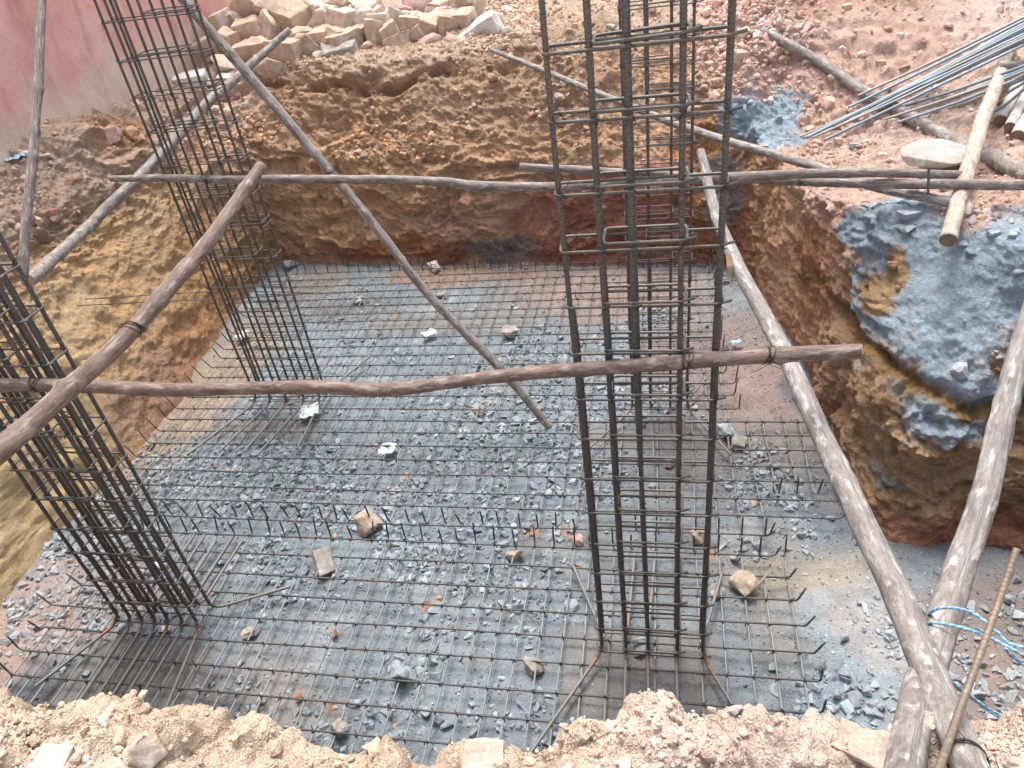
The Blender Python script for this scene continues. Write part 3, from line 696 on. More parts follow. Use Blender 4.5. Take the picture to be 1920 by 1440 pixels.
def scatter(name, pos, size, colr, mat, sink=.25, nrm=None, tpl=TPL):
    Vs, Fs, Cs, o = [], [], [], 0
    k = rng.integers(0, len(tpl), len(pos))
    for t in range(len(tpl)):
        ix = np.where(k == t)[0]
        if not len(ix): continue
        V, F = tpl[t]; n = len(ix)
        a = rng.random(n) * 2 * np.pi; b_ = rng.normal(0, .35, n); c_ = rng.normal(0, .35, n)
        ca, sa, cb, sb_, cc, sc = np.cos(a), np.sin(a), np.cos(b_), np.sin(b_), np.cos(c_), np.sin(c_)
        z0 = np.zeros(n); o1 = np.ones(n)
        Rz = np.array([[ca, -sa, z0], [sa, ca, z0], [z0, z0, o1]]).transpose(2, 0, 1)
        Rx = np.array([[o1, z0, z0], [z0, cb, -sb_], [z0, sb_, cb]]).transpose(2, 0, 1)
        Ry = np.array([[cc, z0, sc], [z0, o1, z0], [-sc, z0, cc]]).transpose(2, 0, 1)
        R = Rx @ Ry @ Rz
        sc3 = size[ix][:, None] * rng.uniform(.75, 1.25, (n, 3))
        X = np.einsum('nij,nkj->nki', R, V[None] * sc3[:, None])
        X[:, :, 2] += (size[ix] * (.55 - sink))[:, None]
        X += pos[ix][:, None]
        Vs.append(X.reshape(-1, 3)); Fs.append((F[None] + (np.arange(n) * len(V))[:, None, None]).reshape(-1, 3) + o); o += n * len(V)
        Cs.append(np.repeat(colr[ix], len(V), 0))
    ob = mesh_np(name, np.vstack(Vs), np.vstack(Fs), mat, col=np.vstack(Cs))
    return ob
# crushed stone on the floor: dense in drifts
N = 70000
cand = np.column_stack([rng.uniform(-5.0, 2.9, N), rng.uniform(1.5, 8.3, N), np.zeros(N)])
dens = np.clip(fbm(cand, 1.3, 3, 501) * 1.6 - .12, 0.02, 1)
for (x, y, rx, ry, a) in ((-3.6, 4.35, 1.1, .55, .9), (-2.3, 4.15, 1.3, .45, .7), (-1.1, 4.3, .9, .5, .5), (-1.5, 5.2, .9, .7, .4), (-.7, 5.2, .7, .5, .6), (-2.6, 3.35, .9, .4, .5),
                          (-1.6, 3.35, .9, .35, .7), (-1.9, 1.9, .5, .3, .9), (-1.3, 3.0, .5, .3, .4), (-1.0, 6.2, .7, .6, .6), (-4.3, 3.0, .6, .7, .8), (1.15, 2.1, .4, .45, .7), (.75, 2.2, .3, .5, .4), (2.2, 2.4, .5, .7, .8), (-4.5, 4.0, .6, .5, .5)):
    dens = np.maximum(dens, floor_mask(cand + .2 * fbm(cand, 2, 3, 511)[:, None], x, y, rx, ry, .8) * a)
dens *= 1 - .9 * smooth_pads(cand)
dens *= 1 - .85 * floor_mask(cand, .9, 5.9, .7, 1.4, .4)
dens *= 1 - .7 * floor_mask(cand, -3.2, 7.2, 1.8, 1.2, .5)
dens *= np.clip(.75 + 1.6 * fbm(cand, 2.6, 3, 521), .12, 1.3)
keep = rng.random(N) < dens * .55
gp = cand[keep]; n = len(gp)
gs = np.clip(rng.lognormal(-3.78, .34, n), .010, .048)
ixx = np.clip(((gp[:, 0] + 5.7) / .0135).astype(int), 0, nx - 1); iyy = np.clip(((gp[:, 1] - 1.1) / .0135).astype(int), 0, ny - 1)
gp[:, 2] = fzg[iyy, ixx]
gc = np.array([.35, .405, .445])[None] * rng.uniform(.7, 1.25, (n, 1)) * rng.uniform(.975, 1.025, (n, 3))
gc = gc * .66 + fcg[iyy, ixx] * .38
tan = rng.random(n) < .012
gc[tan] = np.array([.42, .30, .22]) * rng.uniform(.7, 1.3, (tan.sum(), 1))
tag(scatter('gravel', gp, gs, gc, MAT_GRAVEL, .36), 'grey crushed stone lying in drifts over the pit floor', 'gravel', kind='stuff')
# fine chips everywhere on the floor
N = 26000
cp = np.column_stack([rng.uniform(-5.0, 2.9, N), rng.uniform(1.5, 8.3, N), np.zeros(N)])
cp = cp[rng.random(N) > .93 * smooth_pads(cp)]; n = len(cp)
ixx = np.clip(((cp[:, 0] + 5.7) / .0135).astype(int), 0, nx - 1); iyy = np.clip(((cp[:, 1] - 1.1) / .0135).astype(int), 0, ny - 1)
cp[:, 2] = fzg[iyy, ixx]
tag(scatter('stone_chips', cp, rng.uniform(.003, .011, n), fcg[iyy, ixx] * rng.uniform(.7, 1.9, (n, 1)), MAT_GRAVEL), 'fine stone chips strewn over the dusty pit floor', 'stone chips', kind='stuff')
# soil clods on the banks
vi = (np.arange(NVt)[:, None] * NU + np.arange(NU)[None]).ravel()
vr = np.repeat(np.arange(NVt), NU)
upz = Nn[:, 2]
prob = np.clip(upz - .38, 0, 1) * (vr > 60) * (dd < 17)
cell = np.linalg.norm(dU.reshape(-1, 3), axis=1) * np.linalg.norm(dV.reshape(-1, 3), axis=1)
prob = prob * np.minimum(cell, .004) * np.clip(.35 + 1.6 * fbm(P, .9, 3, 601), .08, 1.2) * np.where(P[:, 1] < 1.9, 1.5, 1.0)
inview = (RW.T @ (P - CAM).T); iv = (inview[2] > .3) & (np.abs(inview[0]) < .85 * inview[2]) & (np.abs(inview[1]) < .68 * inview[2])
prob *= np.where(iv, 1, .03)
blue_here = (soilc[:, 2] > soilc[:, 0] * 1.15)
prob *= np.where(blue_here, .05, 1) * (1 - .6 * np.clip((P[:, 0] - .5) * 2, 0, 1) * np.clip((9 - P[:, 1]) * 2, 0, 1) * (P[:, 1] > 3)) * (1 - .9 * leftf) * (1 - .95 * inner_face)
prob *= 1 - .75 * np.clip((P[:, 0] - .9) * 2, 0, 1) * np.clip((7.4 - P[:, 1]) * 2, 0, 1) * np.clip((P[:, 1] - 5) * 3, 0, 1)
pick = rng.choice(len(P), 42000, p=prob / prob.sum())
jit = rng.normal(0, .008, (len(pick), 3)); jit[:, 2] = 0
cs = np.clip(rng.lognormal(-4.35, .62, len(pick)), .004, .075)
cs = np.where(P[pick, 1] < 1.9, np.minimum(cs * .55, .016), cs)
cc_ = soilc[pick] * rng.uniform(.75, 1.35, (len(pick), 1))
pk = rng.random(len(pick)) < .12
cc_[pk] = cc_[pk] * .5 + .35
tag(scatter('soil_clods', P2[pick] + jit, cs, cc_, MAT_CLOD, .3, tpl=TPLR), 'loose clods and crumbs of dug earth on the banks', 'soil clods', kind='stuff')

# fine crumbs on the near edge
nearp = (P[:, 1] < 1.7) * np.clip(upz - .1, 0, 1) * iv * np.minimum(cell, .0002) * np.clip(.2 + 2.8 * fbm(P, 4, 3, 611), .03, 1.6)
pick = rng.choice(len(P), 15000, p=nearp / nearp.sum())
cs = np.clip(rng.lognormal(-5.45, .45, len(pick)), .0018, .012)
cc_ = soilc[pick] * rng.uniform(.8, 1.25, (len(pick), 1))
tag(scatter('soil_crumbs', P2[pick] + rng.normal(0, .004, (len(pick), 3)) * [1, 1, 0], cs, cc_, MAT_CLOD, .25, tpl=TPLR), 'fine crumbs of pale earth on the near edge of the pit', 'soil crumbs', kind='stuff')

# ------------------------------------------------------------------ individual stones
def make_stone(name, center, dims, mat, seed, rot=(0, 0, 0), n=13, rough=.045, boxy=.8):
    r = np.random.default_rng(seed)
    if boxy > .6:
        v = np.array([[x, y, z] for x in (-1, 1) for y in (-1, 1) for z in (-1, 1)], float) * r.uniform(.58, 1.0, (8, 3))
        ex = r.normal(size=(5, 3)); ex /= np.linalg.norm(ex, axis=1)[:, None]; v = np.vstack([v, ex * r.uniform(.85, 1.05, (5, 1))])
    else:
        v = r.normal(size=(n, 3)); v /= np.linalg.norm(v, axis=1)[:, None]
    bm = bmesh.new()
    for p in v: bm.verts.new(p * np.array(dims) / 2)
    ret = bmesh.ops.convex_hull(bm, input=bm.verts)
    bmesh.ops.delete(bm, geom=[e for e in ret['geom_interior'] if isinstance(e, bmesh.types.BMVert)], context='VERTS')
    bmesh.ops.dissolve_limit(bm, angle_limit=.25, verts=bm.verts, edges=bm.edges)
    bmesh.ops.bevel(bm, geom=bm.edges[:] + bm.verts[:], offset=min(dims) * .05, segments=2, profile=.6, affect='EDGES')
    bmesh.ops.triangulate(bm, faces=bm.faces[:])
    for _ in range(3):
        L = max(dims) * .09
        es = [e for e in bm.edges if e.calc_length() > L]
        if not es: break
        bmesh.ops.subdivide_edges(bm, edges=es, cuts=1)
        bmesh.ops.triangulate(bm, faces=[f for f in bm.faces if len(f.verts) > 3])
    co = np.array([x.co[:] for x in bm.verts])
    sc = 1 / max(dims)
    d = fbm(co + seed * 3.1, sc * 3, 4, seed, .6) * max(dims) * rough
    bm.normal_update()
    for x, q in zip(bm.verts, d): x.co += x.normal * float(q)
    me = bpy.data.meshes.new(name); bm.to_mesh(me); bm.free()
    for p in me.polygons: p.use_smooth = True
    me.materials.append(mat)
    try: me.set_sharp_from_angle(angle=math.radians(32))
    except Exception: pass
    o = bpy.data.objects.new(name, me); COL.objects.link(o)
    o.location = center; o.rotation_euler = rot
    return o

# pile of quarried stones behind the back bank: px, py, width, height (px), tilt, colour, label
PILE = [
 (418, 47, 36, 40, 10, 'P', 'small pale stone at the far left end of the stone pile, against the pink wall'),
 (440, 42, 32, 38, -20, 'P', 'small knobbly stone second from the left end of the stone pile'),
 (482, 12, 66, 62, 35, 'P', 'large pale slab leaning upright at the top left of the stone pile'),
 (473, 60, 44, 44, 5, 'T', 'squarish tan stone under the leaning pale slab of the pile'),
 (503, 58, 34, 50, -35, 'P', 'narrow pale block slanting beneath the leaning slab'),
 (516, 52, 44, 44, 30, 'T', 'flat tan stone just above the upper end of the grey pole'),
 (548, 30, 86, 58, -22, 'T', 'biggest tan boulder of the stone pile, overhanging the grey pole end'),
 (588, 14, 74, 36, -14, 'P', 'long pale stone lying behind the biggest boulder'),
 (617, 14, 34, 34, 8, 'P', 'pale block standing at the top edge right of the biggest boulder'),
 (612, 42, 54, 38, 5, 'P', 'dusty rounded stone right of the biggest boulder'),
 (642, 48, 44, 46, -10, 'P', 'dusty sloping stone in the middle left of the pile'),
 (394, 84, 44, 24, 20, 'T', 'tan stone at the left foot of the pile behind the column bars'),
 (432, 86, 42, 44, -12, 'T', 'tan stone behind the long diagonal pole at the left of the pile'),
 (430, 118, 56, 28, -8, 'P', 'flat cream stone lowest at the left foot of the pile'),
 (470, 99, 56, 38, 6, 'T', 'tan block under the grey pole near its upper end'),
 (505, 125, 46, 28, -8, 'T', 'small tan block touching the underside of the grey pole'),
 (540, 105, 52, 46, -10, 'T', 'chunky five-sided tan stone at the front of the pile beside the grey pole'),
 (580, 92, 48, 52, 28, 'T', 'dark-sided stone wedged right of the chunky five-sided stone'),
 (624, 74, 82, 30, -4, 'T', 'long flat stone lying across the front middle of the pile'),
 (643, 98, 62, 32, 4, 'G', 'oblong block with a grey end at the front of the pile'),
 (557, 73, 34, 30, 15, 'T', 'shaded stone tucked under the biggest boulder'),
 (508, 138, 30, 14, 0, 'P', 'small flat cream stone below the front of the pile'),
 (519, 140, 22, 12, 20, 'P', 'little white chip at the foot of the pile'),
 (690, 17, 54, 34, -10, 'P', 'pale wedge-shaped stone at the top middle of the pile'),
 (704, 30, 30, 26, 20, 'P', 'pale lump pressed against the wedge-shaped stone'),
 (752, 15, 58, 24, 8, 'K', 'pinkish flat slab tilted up at the top of the pile'),
 (785, 12, 44, 22, -18, 'K', 'pinkish stone behind the flat tilted slab'),
 (822, 13, 42, 22, 4, 'T', 'lone yellowish stone at the top right of the pile'),
 (870, 10, 60, 30, 28, 'T', 'broad tan slab lying back at the top right of the pile'),
 (893, 28, 22, 62, -28, 'P', 'thin pale slab on edge leaning to the right of the pile'),
 (720, 46, 56, 34, -10, 'P', 'pale humped stone near the middle of the pile'),
 (690, 44, 44, 38, 10, 'P', 'pale stone left of the humped one'),
 (750, 50, 50, 40, -30, 'P', 'pale pointed stone sloping to the right in mid pile'),
 (785, 42, 40, 24, -40, 'P', 'narrow pinkish stone slanting in mid pile'),
 (776, 34, 36, 22, 0, 'P', 'crumbly pale stone behind the slanting narrow one'),
 (811, 45, 36, 34, 2, 'P', 'square pale block left of the grey-faced stone'),
 (847, 45, 46, 36, 6, 'G', 'block with a grey patch on its front face, right part of the pile'),
 (830, 26, 50, 18, 2, 'P', 'crumbly cream stone above the grey-faced block'),
 (707, 72, 26, 54, -4, 'P', 'pale stone standing upright at the front centre of the pile'),
 (746, 84, 46, 30, 4, 'T', 'rounded tan block right of the upright stone'),
 (784, 66, 50, 34, 22, 'T', 'tan block tilted over the rounded one'),
 (803, 84, 50, 22, 16, 'K', 'flat brownish stone half buried at the front right of the pile'),
 (850, 84, 26, 24, -30, 'K', 'small brown-faced stone alone in the loose soil'),
 (905, 70, 72, 46, 24, 'W', 'bright white-topped block, rightmost of the pile'),
 (782, 96, 22, 18, 0, 'P', 'small pale cobble at the front edge of the pile'),
 (745, 103, 18, 12, 0, 'W', 'tiny whitish cobble below the rounded block'),
 (672, 22, 34, 22, -15, 'T', 'brown shaded stone in the gap left of the wedge-shaped stone'),
 (655, 8, 40, 24, 10, 'T', 'tan stone cut by the top edge of the view'),
 (930, 40, 30, 24, 5, 'P', 'pale stone half buried behind the white-topped block'),
]
MM = {'P': MAT_PALE, 'T': MAT_TAN, 'G': MAT_MIXST, 'K': MAT_PINKST, 'W': MAT_WHITE}
for i, (x, y, w_, h_, t, k, lb) in enumerate(PILE):
    Y = 9.62 + max(0, (128 - y)) / 128 * 1.45
    c = atY(x, y + 5, Y); s = depth_of(c) / FPX; c[2] += .03
    r = random.Random(i)
    dims = (w_ * s * 1.38, w_ * s * r.uniform(.85, 1.1), h_ * s * 1.45)
    o = make_stone('quarried_stone', tuple(c), dims, MM[k], 100 + i, (r.uniform(-.35, .4), math.radians(-t) + r.uniform(-.12, .12), r.uniform(-.8, .8)), rough=.08, n=16, boxy=.4 if i % 4 == 1 else .8)
    tag(o, lb, 'stone', 'quarried stones in the pile')
# hidden courses under the visible ones so the pile carries itself
r = random.Random(9)
for i in range(26):
    X = -5.5 + (i % 13) * .25; Y = 10.25 + r.uniform(-.15, .3) + .5 * (i >= 13)
    o = make_stone('quarried_stone', (X, Y, 2.44 + .05 * r.random()), (r.uniform(.28, .42), .32, .28), MAT_TAN, 300 + i, (r.uniform(-.3, .3), r.uniform(-.3, .3), r.uniform(0, 3)))
    tag(o, 'shaded tan stone showing only in the gaps low in the stone pile', 'stone', 'lower stones of the pile')

# distinct stones on the pit floor
FLOOR = [
 (672, 564, 24, 18, 'G', 'pale-topped spacer stone under the rear mat, far left of the upright diagonal pole'),
 (957, 622, 32, 36, 'G', 'tall tan-topped spacer stone right of the diagonal pole at the rear'),
 (898, 768, 26, 26, 'G', 'tan-topped spacer stone near the foot of the diagonal pole'),
 (690, 982, 56, 52, 'F', 'big tan block wedged under the hooked edge between the two mats'),
 (966, 1040, 36, 28, 'F', 'tan block under the hooks right of centre'),
 (605, 1058, 52, 30, 'G', 'white-topped split stone left of centre under the front mat'),
 (755, 1262, 56, 46, 'S', 'silvery grey stone under the front mat, lower middle'),
 (998, 1248, 40, 46, 'G', 'upright grey stone with tan tip left of the front right column'),
 (1200, 1212, 44, 30, 'S', 'silvery spacer stone under the foot of the front right column'),
 (1394, 1092, 58, 48, 'F', 'round tan boulder at the right edge of the front mat'),
 (1345, 1108, 30, 30, 'G', 'angular grey-tan stone left of the round tan boulder'),
 (1362, 808, 34, 44, 'S', 'pale blue-grey stone at the right edge of the rear mat'),
 (1385, 830, 28, 24, 'G', 'brown-grey stone against the pale blue-grey one'),
 (1306, 1005, 34, 28, 'F', 'small tan block behind the front right column'),
 (1086, 1012, 34, 24, 'K', 'pink stone left of the front right column'),
 (1255, 866, 28, 18, 'K', 'faint pink stone seen through the front right column'),
 (468, 1187, 28, 34, 'G', 'smooth white oblong stone right of the front left column'),
 (634, 1366, 40, 34, 'G', 'pale wedge stone at the near bank on the front mat'),
 (545, 496, 30, 18, 'S', 'pale block at the rear left corner of the pit'),
 (812, 498, 30, 18, 'W', 'cream block at the rear edge of the rear mat'),
 (828, 553, 30, 12, 'G', 'flat pale stone left of the diagonal pole near the rear'),
 (283, 828, 42, 16, 'G', 'flat dark slab at the foot of the left bank'),
 (310, 1178, 22, 34, 'W', 'pale stone showing between the feet of the front left column bars'),
 (1450, 873, 32, 12, 'S', 'flat grey-blue stone right of the rear mat stones'),
 (1378, 1042, 26, 18, 'S', 'blue-grey cobble above the round tan boulder'),
 (560, 1307, 20, 14, 'R', 'orange-red brick fragment in gravel, lower left middle'),
 (627, 1189, 12, 12, 'R', 'small red brick chip right of the front left column'),
 (818, 509, 14, 10, 'R', 'dark red fragment under the rear edge of the mat'),
 (1540, 1245, 32, 18, 'S', 'flat grey stone just right of the front mat corner'),
 (1583, 1262, 24, 20, 'S', 'blue-grey stone at the top of the line of stones right of the mat'),
 (1605, 1285, 24, 20, 'S', 'blue-grey stone in the middle of the line of stones right of the mat'),
 (1626, 1296, 22, 20, 'S', 'blue-grey stone at the lower end of the line of stones right of the mat'),
 (1566, 1300, 26, 22, 'S', 'squat grey stone left of the line of stones'),
 (1600, 1315, 36, 20, 'S', 'broad flat grey stone below the line of stones'),
 (1562, 1325, 26, 22, 'S', 'grey stone next to the bent bar end at the front mat corner'),
 (1651, 1322, 22, 20, 'S', 'lone blue-grey stone left of the crossing poles'),
 (1893, 1122, 24, 20, 'S', 'pale grey stone on the brown earth behind the blue rope'),
 (1583, 1196, 24, 16, 'S', 'grey stone above the orange soil spot right of the mat'),
]
MM['F'] = stone_material('dusty_tan_stone', (0.30, 0.25, 0.2), (0.42, 0.34, 0.25), (0.52, 0.46, 0.39), 9.0, 0.008); MM['S'] = MAT_GREYST; MM['R'] = MAT_REDST
for i, (x, y, w_, h_, k, lb) in enumerate(FLOOR):
    c = atZ(x, y, 0.0); s = depth_of(c) / FPX
    hgt = max(min(h_, w_ * .8) * s, .03)
    c = atZ(x, y, -.065 + hgt * .38)
    r = random.Random(50 + i)
    o = make_stone('stone', (c[0], c[1], -.065 + hgt * .38), (w_ * s * 1.08, h_ * s * 1.15, hgt), MM[k], 500 + i, (r.uniform(-.45, .45), r.uniform(-.45, .45), r.uniform(-1.5, 1.5)), n=15, rough=.07, boxy=.8 if i % 7 == 5 else .4)
    tag(o, lb, 'stone')

# ground look-up for things that lie on the banks
from mathutils.bvhtree import BVHTree
sub = (vr % 3 == 0)
BV = None
def build_bvh():
    global BV
    G = P2.reshape(NVt, NU, 3)[::3, ::3]
    a, b2 = G.shape[:2]
    i = np.arange(a - 1)[:, None] * b2; j = np.arange(b2)[None]; jn = (j + 1) % b2
    F = np.stack([i + j, i + jn, i + b2 + jn, i + b2 + j], -1).reshape(-1, 4)
    BV = BVHTree.FromPolygons([tuple(v) for v in G.reshape(-1, 3)], [tuple(f) for f in F])
build_bvh()
def hit(px, py):
    d = ray(px, py); d = d / np.linalg.norm(d)
    loc, nrm, ix, ds = BV.ray_cast(Vector(CAM), Vector(d))
    return np.array(loc) if loc else atZ(px, py, 2.0)
def gz(x, y):
    loc, *_ = BV.ray_cast(Vector((x, y, 8)), Vector((0, 0, -1)))
    return loc.z if loc else 2.3

BANK = [
 (133, 338, 26, 20, 'R', 'rusty red brick lump in the soil slope below the pink wall'),
 (98, 395, 24, 20, 'R', 'small brown-red stone low on the slope left of the pole crossing'),
 (210, 245, 44, 56, 'K', 'orange-stained wedge of stone under the pink wall'),
 (52, 285, 26, 18, 'W', 'white stone at the foot of the pink wall beside the dark pole'),
 (85, 290, 30, 18, 'P', 'pale stone right of the dark pole at the wall foot'),
 (360, 145, 70, 40, 'W', 'white lump of rubble behind the rear left column'),
 (420, 142, 40, 18, 'W', 'flat white rubble piece left of the grey pole'),
 (1600, 270, 18, 14, 'S', 'grey pebble on the pink earth beside the pale slab'),
 (1656, 288, 20, 18, 'P', 'small pale stone left of the pale slab'),
 (1435, 272, 24, 12, 'S', 'grey stone below the blue dust mound'),
 (1392, 6, 52, 26, 'T', 'tan block on the earth heap behind the column tops'),
 (1650, 115, 18, 14, 'T', 'brown cobble on the pink earth heap'),
 (1697, 124, 22, 18, 'K', 'pink cobble right of the brown one on the earth heap'),
 (1686, 64, 14, 14, 'W', 'little white stone high on the pink earth heap'),
 (1148, 48, 20, 16, 'P', 'pale cobble seen between the column bars on the upper bank'),
 (1388, 100, 30, 34, 'T', 'yellowish stone beside the column tops on the right bank'),
 (1700, 425, 46, 26, 'S', 'blue-dusted stone on top of the right bank'),
 (1700, 398, 40, 20, 'S', 'long blue-dusted lump behind the dusted stone'),
 (1805, 455, 22, 20, 'S', 'small blue-grey stone right of the cut log end'),
 (1862, 434, 20, 12, 'S', 'flat blue-grey stone on the yellowish soil'),
 (1852, 402, 36, 24, 'T', 'yellow-brown earth lump on top of the right bank'),
 (1818, 395, 24, 18, 'P', 'pale stone under the long poles on the right bank'),
 (1912, 505, 24, 28, 'S', 'blue-grey stone at the right edge of the dusty slope'),
 (1622, 1388, 108, 64, 'P', 'large flat-topped cream stone at the near edge, left of the crossing poles'),
 (282, 1385, 74, 100, 'P', 'large cream lump of earth rock at the near left edge'),
 (105, 1425, 80, 44, 'W', 'white crumbly rock at the bottom left corner'),
 (1835, 1425, 52, 36, 'W', 'white pebbly lump at the bottom right corner'),
 (215, 1440, 60, 30, 'P', 'pale lump at the bottom edge, left'),
 (700, 1395, 60, 26, 'P', 'low pale crust of crumbs on the near edge, left of middle'),
 (905, 1415, 90, 44, 'P', 'rounded pale lump on the near edge at the middle'),
]
MM['K2'] = stone_material('pebbly_pale_earth', (0.50, 0.33, 0.25), (0.66, 0.47, 0.38), (0.78, 0.62, 0.53), 16.0, 0.012)
for i, (x, y, w_, h_, k, lb) in enumerate(BANK):
    if not k: continue
    c = hit(x, y + h_ * .25); s = depth_of(c) / FPX
    nearrim = y > 1300
    dims = (w_ * s * 1.1, max(w_, h_) * s * .8, h_ * s * (.75 if not nearrim else .9))
    o = make_stone('stone' if k != 'K2' else 'earth_lump', (c[0], c[1], c[2] + dims[2] * .1), dims, MM[k], 700 + i, (random.Random(i).uniform(-.2, .2), random.Random(i + 9).uniform(-.15, .15), random.Random(i + 5).uniform(-.6, .6)),
                   rough=.09 if nearrim else .05, boxy=.8 if i % 2 else .4)
    tag(o, lb, 'stone' if k != 'K2' else 'earth lump')

# rounded pale slab on the upper right bank
c = atZ(1752, 284, 2.0); c[2] = gz(c[0], c[1]) + .05
c = atZ(1752, 288, c[2] - .02); sl = depth_of(c) / FPX
o = make_stone('stone_slab', tuple(c), (150 * sl, 50 * sl * 2.6, .12), stone_material('weathered_slab', (.28, .24, .20), (.37, .34, .31), (.46, .445, .43), 6.0, .005), 911, (.05, -.06, -.25), n=26, rough=.03, boxy=.3)
tag(o, 'flat rounded pale slab on the pink earth at upper right, beside the peeled log', 'slab')

# ------------------------------------------------------------------ pink wall
def box(name, x0, x1, y0, y1, z0, z1, mat, nsub=1):
    bm = bmesh.new()
    vs = [bm.verts.new((x, y, z)) for x in (x0, x1) for y in (y0, y1) for z in (z0, z1)]
    for q in ((0, 1, 3, 2), (4, 6, 7, 5), (0, 4, 5, 1), (2, 3, 7, 6), (0, 2, 6, 4), (1, 5, 7, 3)): bm.faces.new([vs[i] for i in q])
    bmesh.ops.bevel(bm, geom=bm.edges[:], offset=.01, segments=1, affect='EDGES')
    me = bpy.data.meshes.new(name); bm.to_mesh(me); bm.free(); me.materials.append(mat)
    o = bpy.data.objects.new(name, me); COL.objects.link(o); return o
tag(box('plastered_wall', -6.62, -6.35, 1.0, 12.6, 1.6, 5.2, W_PINK), 'faded pink plastered house wall beige towards its foot along the left side', 'wall')

# ------------------------------------------------------------------ rebar mats
def bar_obj(name, pts, r, mat, parent, step=.03, nseg=6, rib=.0, wob=.002, seed=0, pitch=.012):
    path = smooth_path(pts, step)
    if wob:
        rg = np.random.default_rng(seed); s = np.linspace(0, 1, len(path))
        path = path + wob * np.stack([np.sin(s * rg.uniform(4, 14) + rg.uniform(0, 6)), np.sin(s * rg.uniform(4, 14) + rg.uniform(0, 6)), np.sin(s * rg.uniform(4, 14) + rg.uniform(0, 6))], -1)
    V, F, UV = tube_data(path, r, nseg, rib, pitch)
    o = mesh_np(name, V, F, mat, smooth=True, uv=UV)
    under(o, parent)
    return o
def hook(p, dirv, run, rise, lean, rad=.028):
    """points for a bar end that turns up out of the mat, at p going along dirv"""
    p = np.array(p, float); d = np.array(dirv, float)
    q = p + d * run
    return [q - d * rad * 1.6, q - d * rad * .5 + [0, 0, rad * .06], q + [0, 0, rad * .5], q + d * (.12 * lean + .002) + [0, 0, rad * 1.2], q + d * lean * .6 + [0, 0, rise * .65], q + d * lean + [0, 0, rise]]
rg = np.random.default_rng(12)
def tie_mesh(crossings, r=.0016, s=.016, z=.008):
    parts = []
    for (x, y) in crossings:
        if rg.random() < .04: continue
        a = rg.uniform(-.4, .4) + (math.pi / 4 if rg.random() < .5 else -math.pi / 4)
        c, s_ = math.cos(a) * s, math.sin(a) * s
        pth = [[x - c, y - s_, z - .012], [x - c * .6, y - s_ * .6, z + .006], [x, y, z + .011], [x + c * .6, y + s_ * .6, z + .006], [x + c, y + s_, z - .012]]
        parts.append(tube_data(np.array(pth), r * 2.2, 4))
        if rg.random() < .8:
            b2 = rg.uniform(0, 6.28)
            parts.append(tube_data(np.array([[x, y, z + .01], [x + .014 * math.cos(b2), y + .014 * math.sin(b2), z + .022], [x + .024 * math.cos(b2), y + .024 * math.sin(b2), z + rg.uniform(.01, .035)]]), r * 1.5, 4))
    return merge(parts)
R1 = .0064
# front mat
fm = empty('rebar_mat', (-1.7, 2.7, 0))
tag(fm, 'front reinforcing bar mat of tied square mesh with turned-up ends under the two near columns', 'rebar mat')
fxs = [-4.30 + .1418 * i + rg.normal(0, .008) for i in range(37)]
fys = [1.65 + .188 * i + rg.normal(0, .004) for i in range(11)]
for i, x in enumerate(fxs):
    sk = rg.normal(0, .012)
    ln = rg.uniform(-.02, .05); rs = rg.uniform(.15, .21)
    h_ = hook((x + sk, 3.50, 0), (rg.normal(0, .18), 1, 0), .04, rs, ln)
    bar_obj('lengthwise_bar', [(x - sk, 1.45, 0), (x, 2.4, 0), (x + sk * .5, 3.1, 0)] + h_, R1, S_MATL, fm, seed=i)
right_end = {0: .86, 1: .86, 2: .90, 3: .86, 4: .84, 5: .86, 6: .86, 7: .84, 8: .82, 9: .80, 10: .74}
for j, y in enumerate(fys):
    xr = right_end[j]
    l = hook((-4.32 + rg.uniform(-.06, .06), y, R1 * 2), (-1, rg.normal(0, .15), 0), .05, rg.uniform(.10, .14), rg.uniform(.02, .07))[::-1]
    rr_ = hook((xr, y, R1 * 2), (1, rg.normal(.05, .15), 0), .03, rg.uniform(.07, .13), rg.uniform(-.01, .05))
    bar_obj('crosswise_bar', l + [(-3, y + rg.normal(0, .006), R1 * 2), (-1.5, y + rg.normal(0, .006), R1 * 2), (-.2, y, R1 * 2)] + rr_, R1 * 1.08, S_MAT, fm, seed=100 + j)
V, F, UV = tie_mesh([(x, y) for x in fxs for y in fys if y > 1.9])
o = mesh_np('tie_wires', V, F, S_WIRE, smooth=True); o['kind'] = 'stuff'; under(o, fm)
# rear mat
rm = empty('rebar_mat', (-1.7, 6.0, 0))
tag(rm, 'rear reinforcing bar mat of tied square mesh, reaching to the foot of the brown bank', 'rebar mat')
rxs = [-4.70 + .146 * i + rg.normal(0, .008) for i in range(42)]
rys = [3.70 + .1815 * i + rg.normal(0, .005) for i in range(25)]
for i, x in enumerate(rxs):
    sk = rg.normal(0, .014)
    y1 = 8.05 - (x + 4.7) * .05 if x < .62 else 5.15
    y0 = 3.74 if x < .80 else 4.15
    a = hook((x + sk, y0, 0), (rg.normal(0, .25), -1, 0), .02, rg.uniform(.14, .20), rg.uniform(-.02, .05))[::-1]
    b_ = hook((x - sk, y1, 0), (rg.normal(0, .2), 1, 0), .04, rg.uniform(.13, .2), rg.uniform(-.02, .04)) if x < .62 else [(x - sk, y1, 0)]
    bar_obj('lengthwise_bar', a + [(x, y0 + .5, 0), (x - sk, (y0 + y1) / 2, 0)] + b_, R1, S_MATL, rm, seed=200 + i, step=.04)
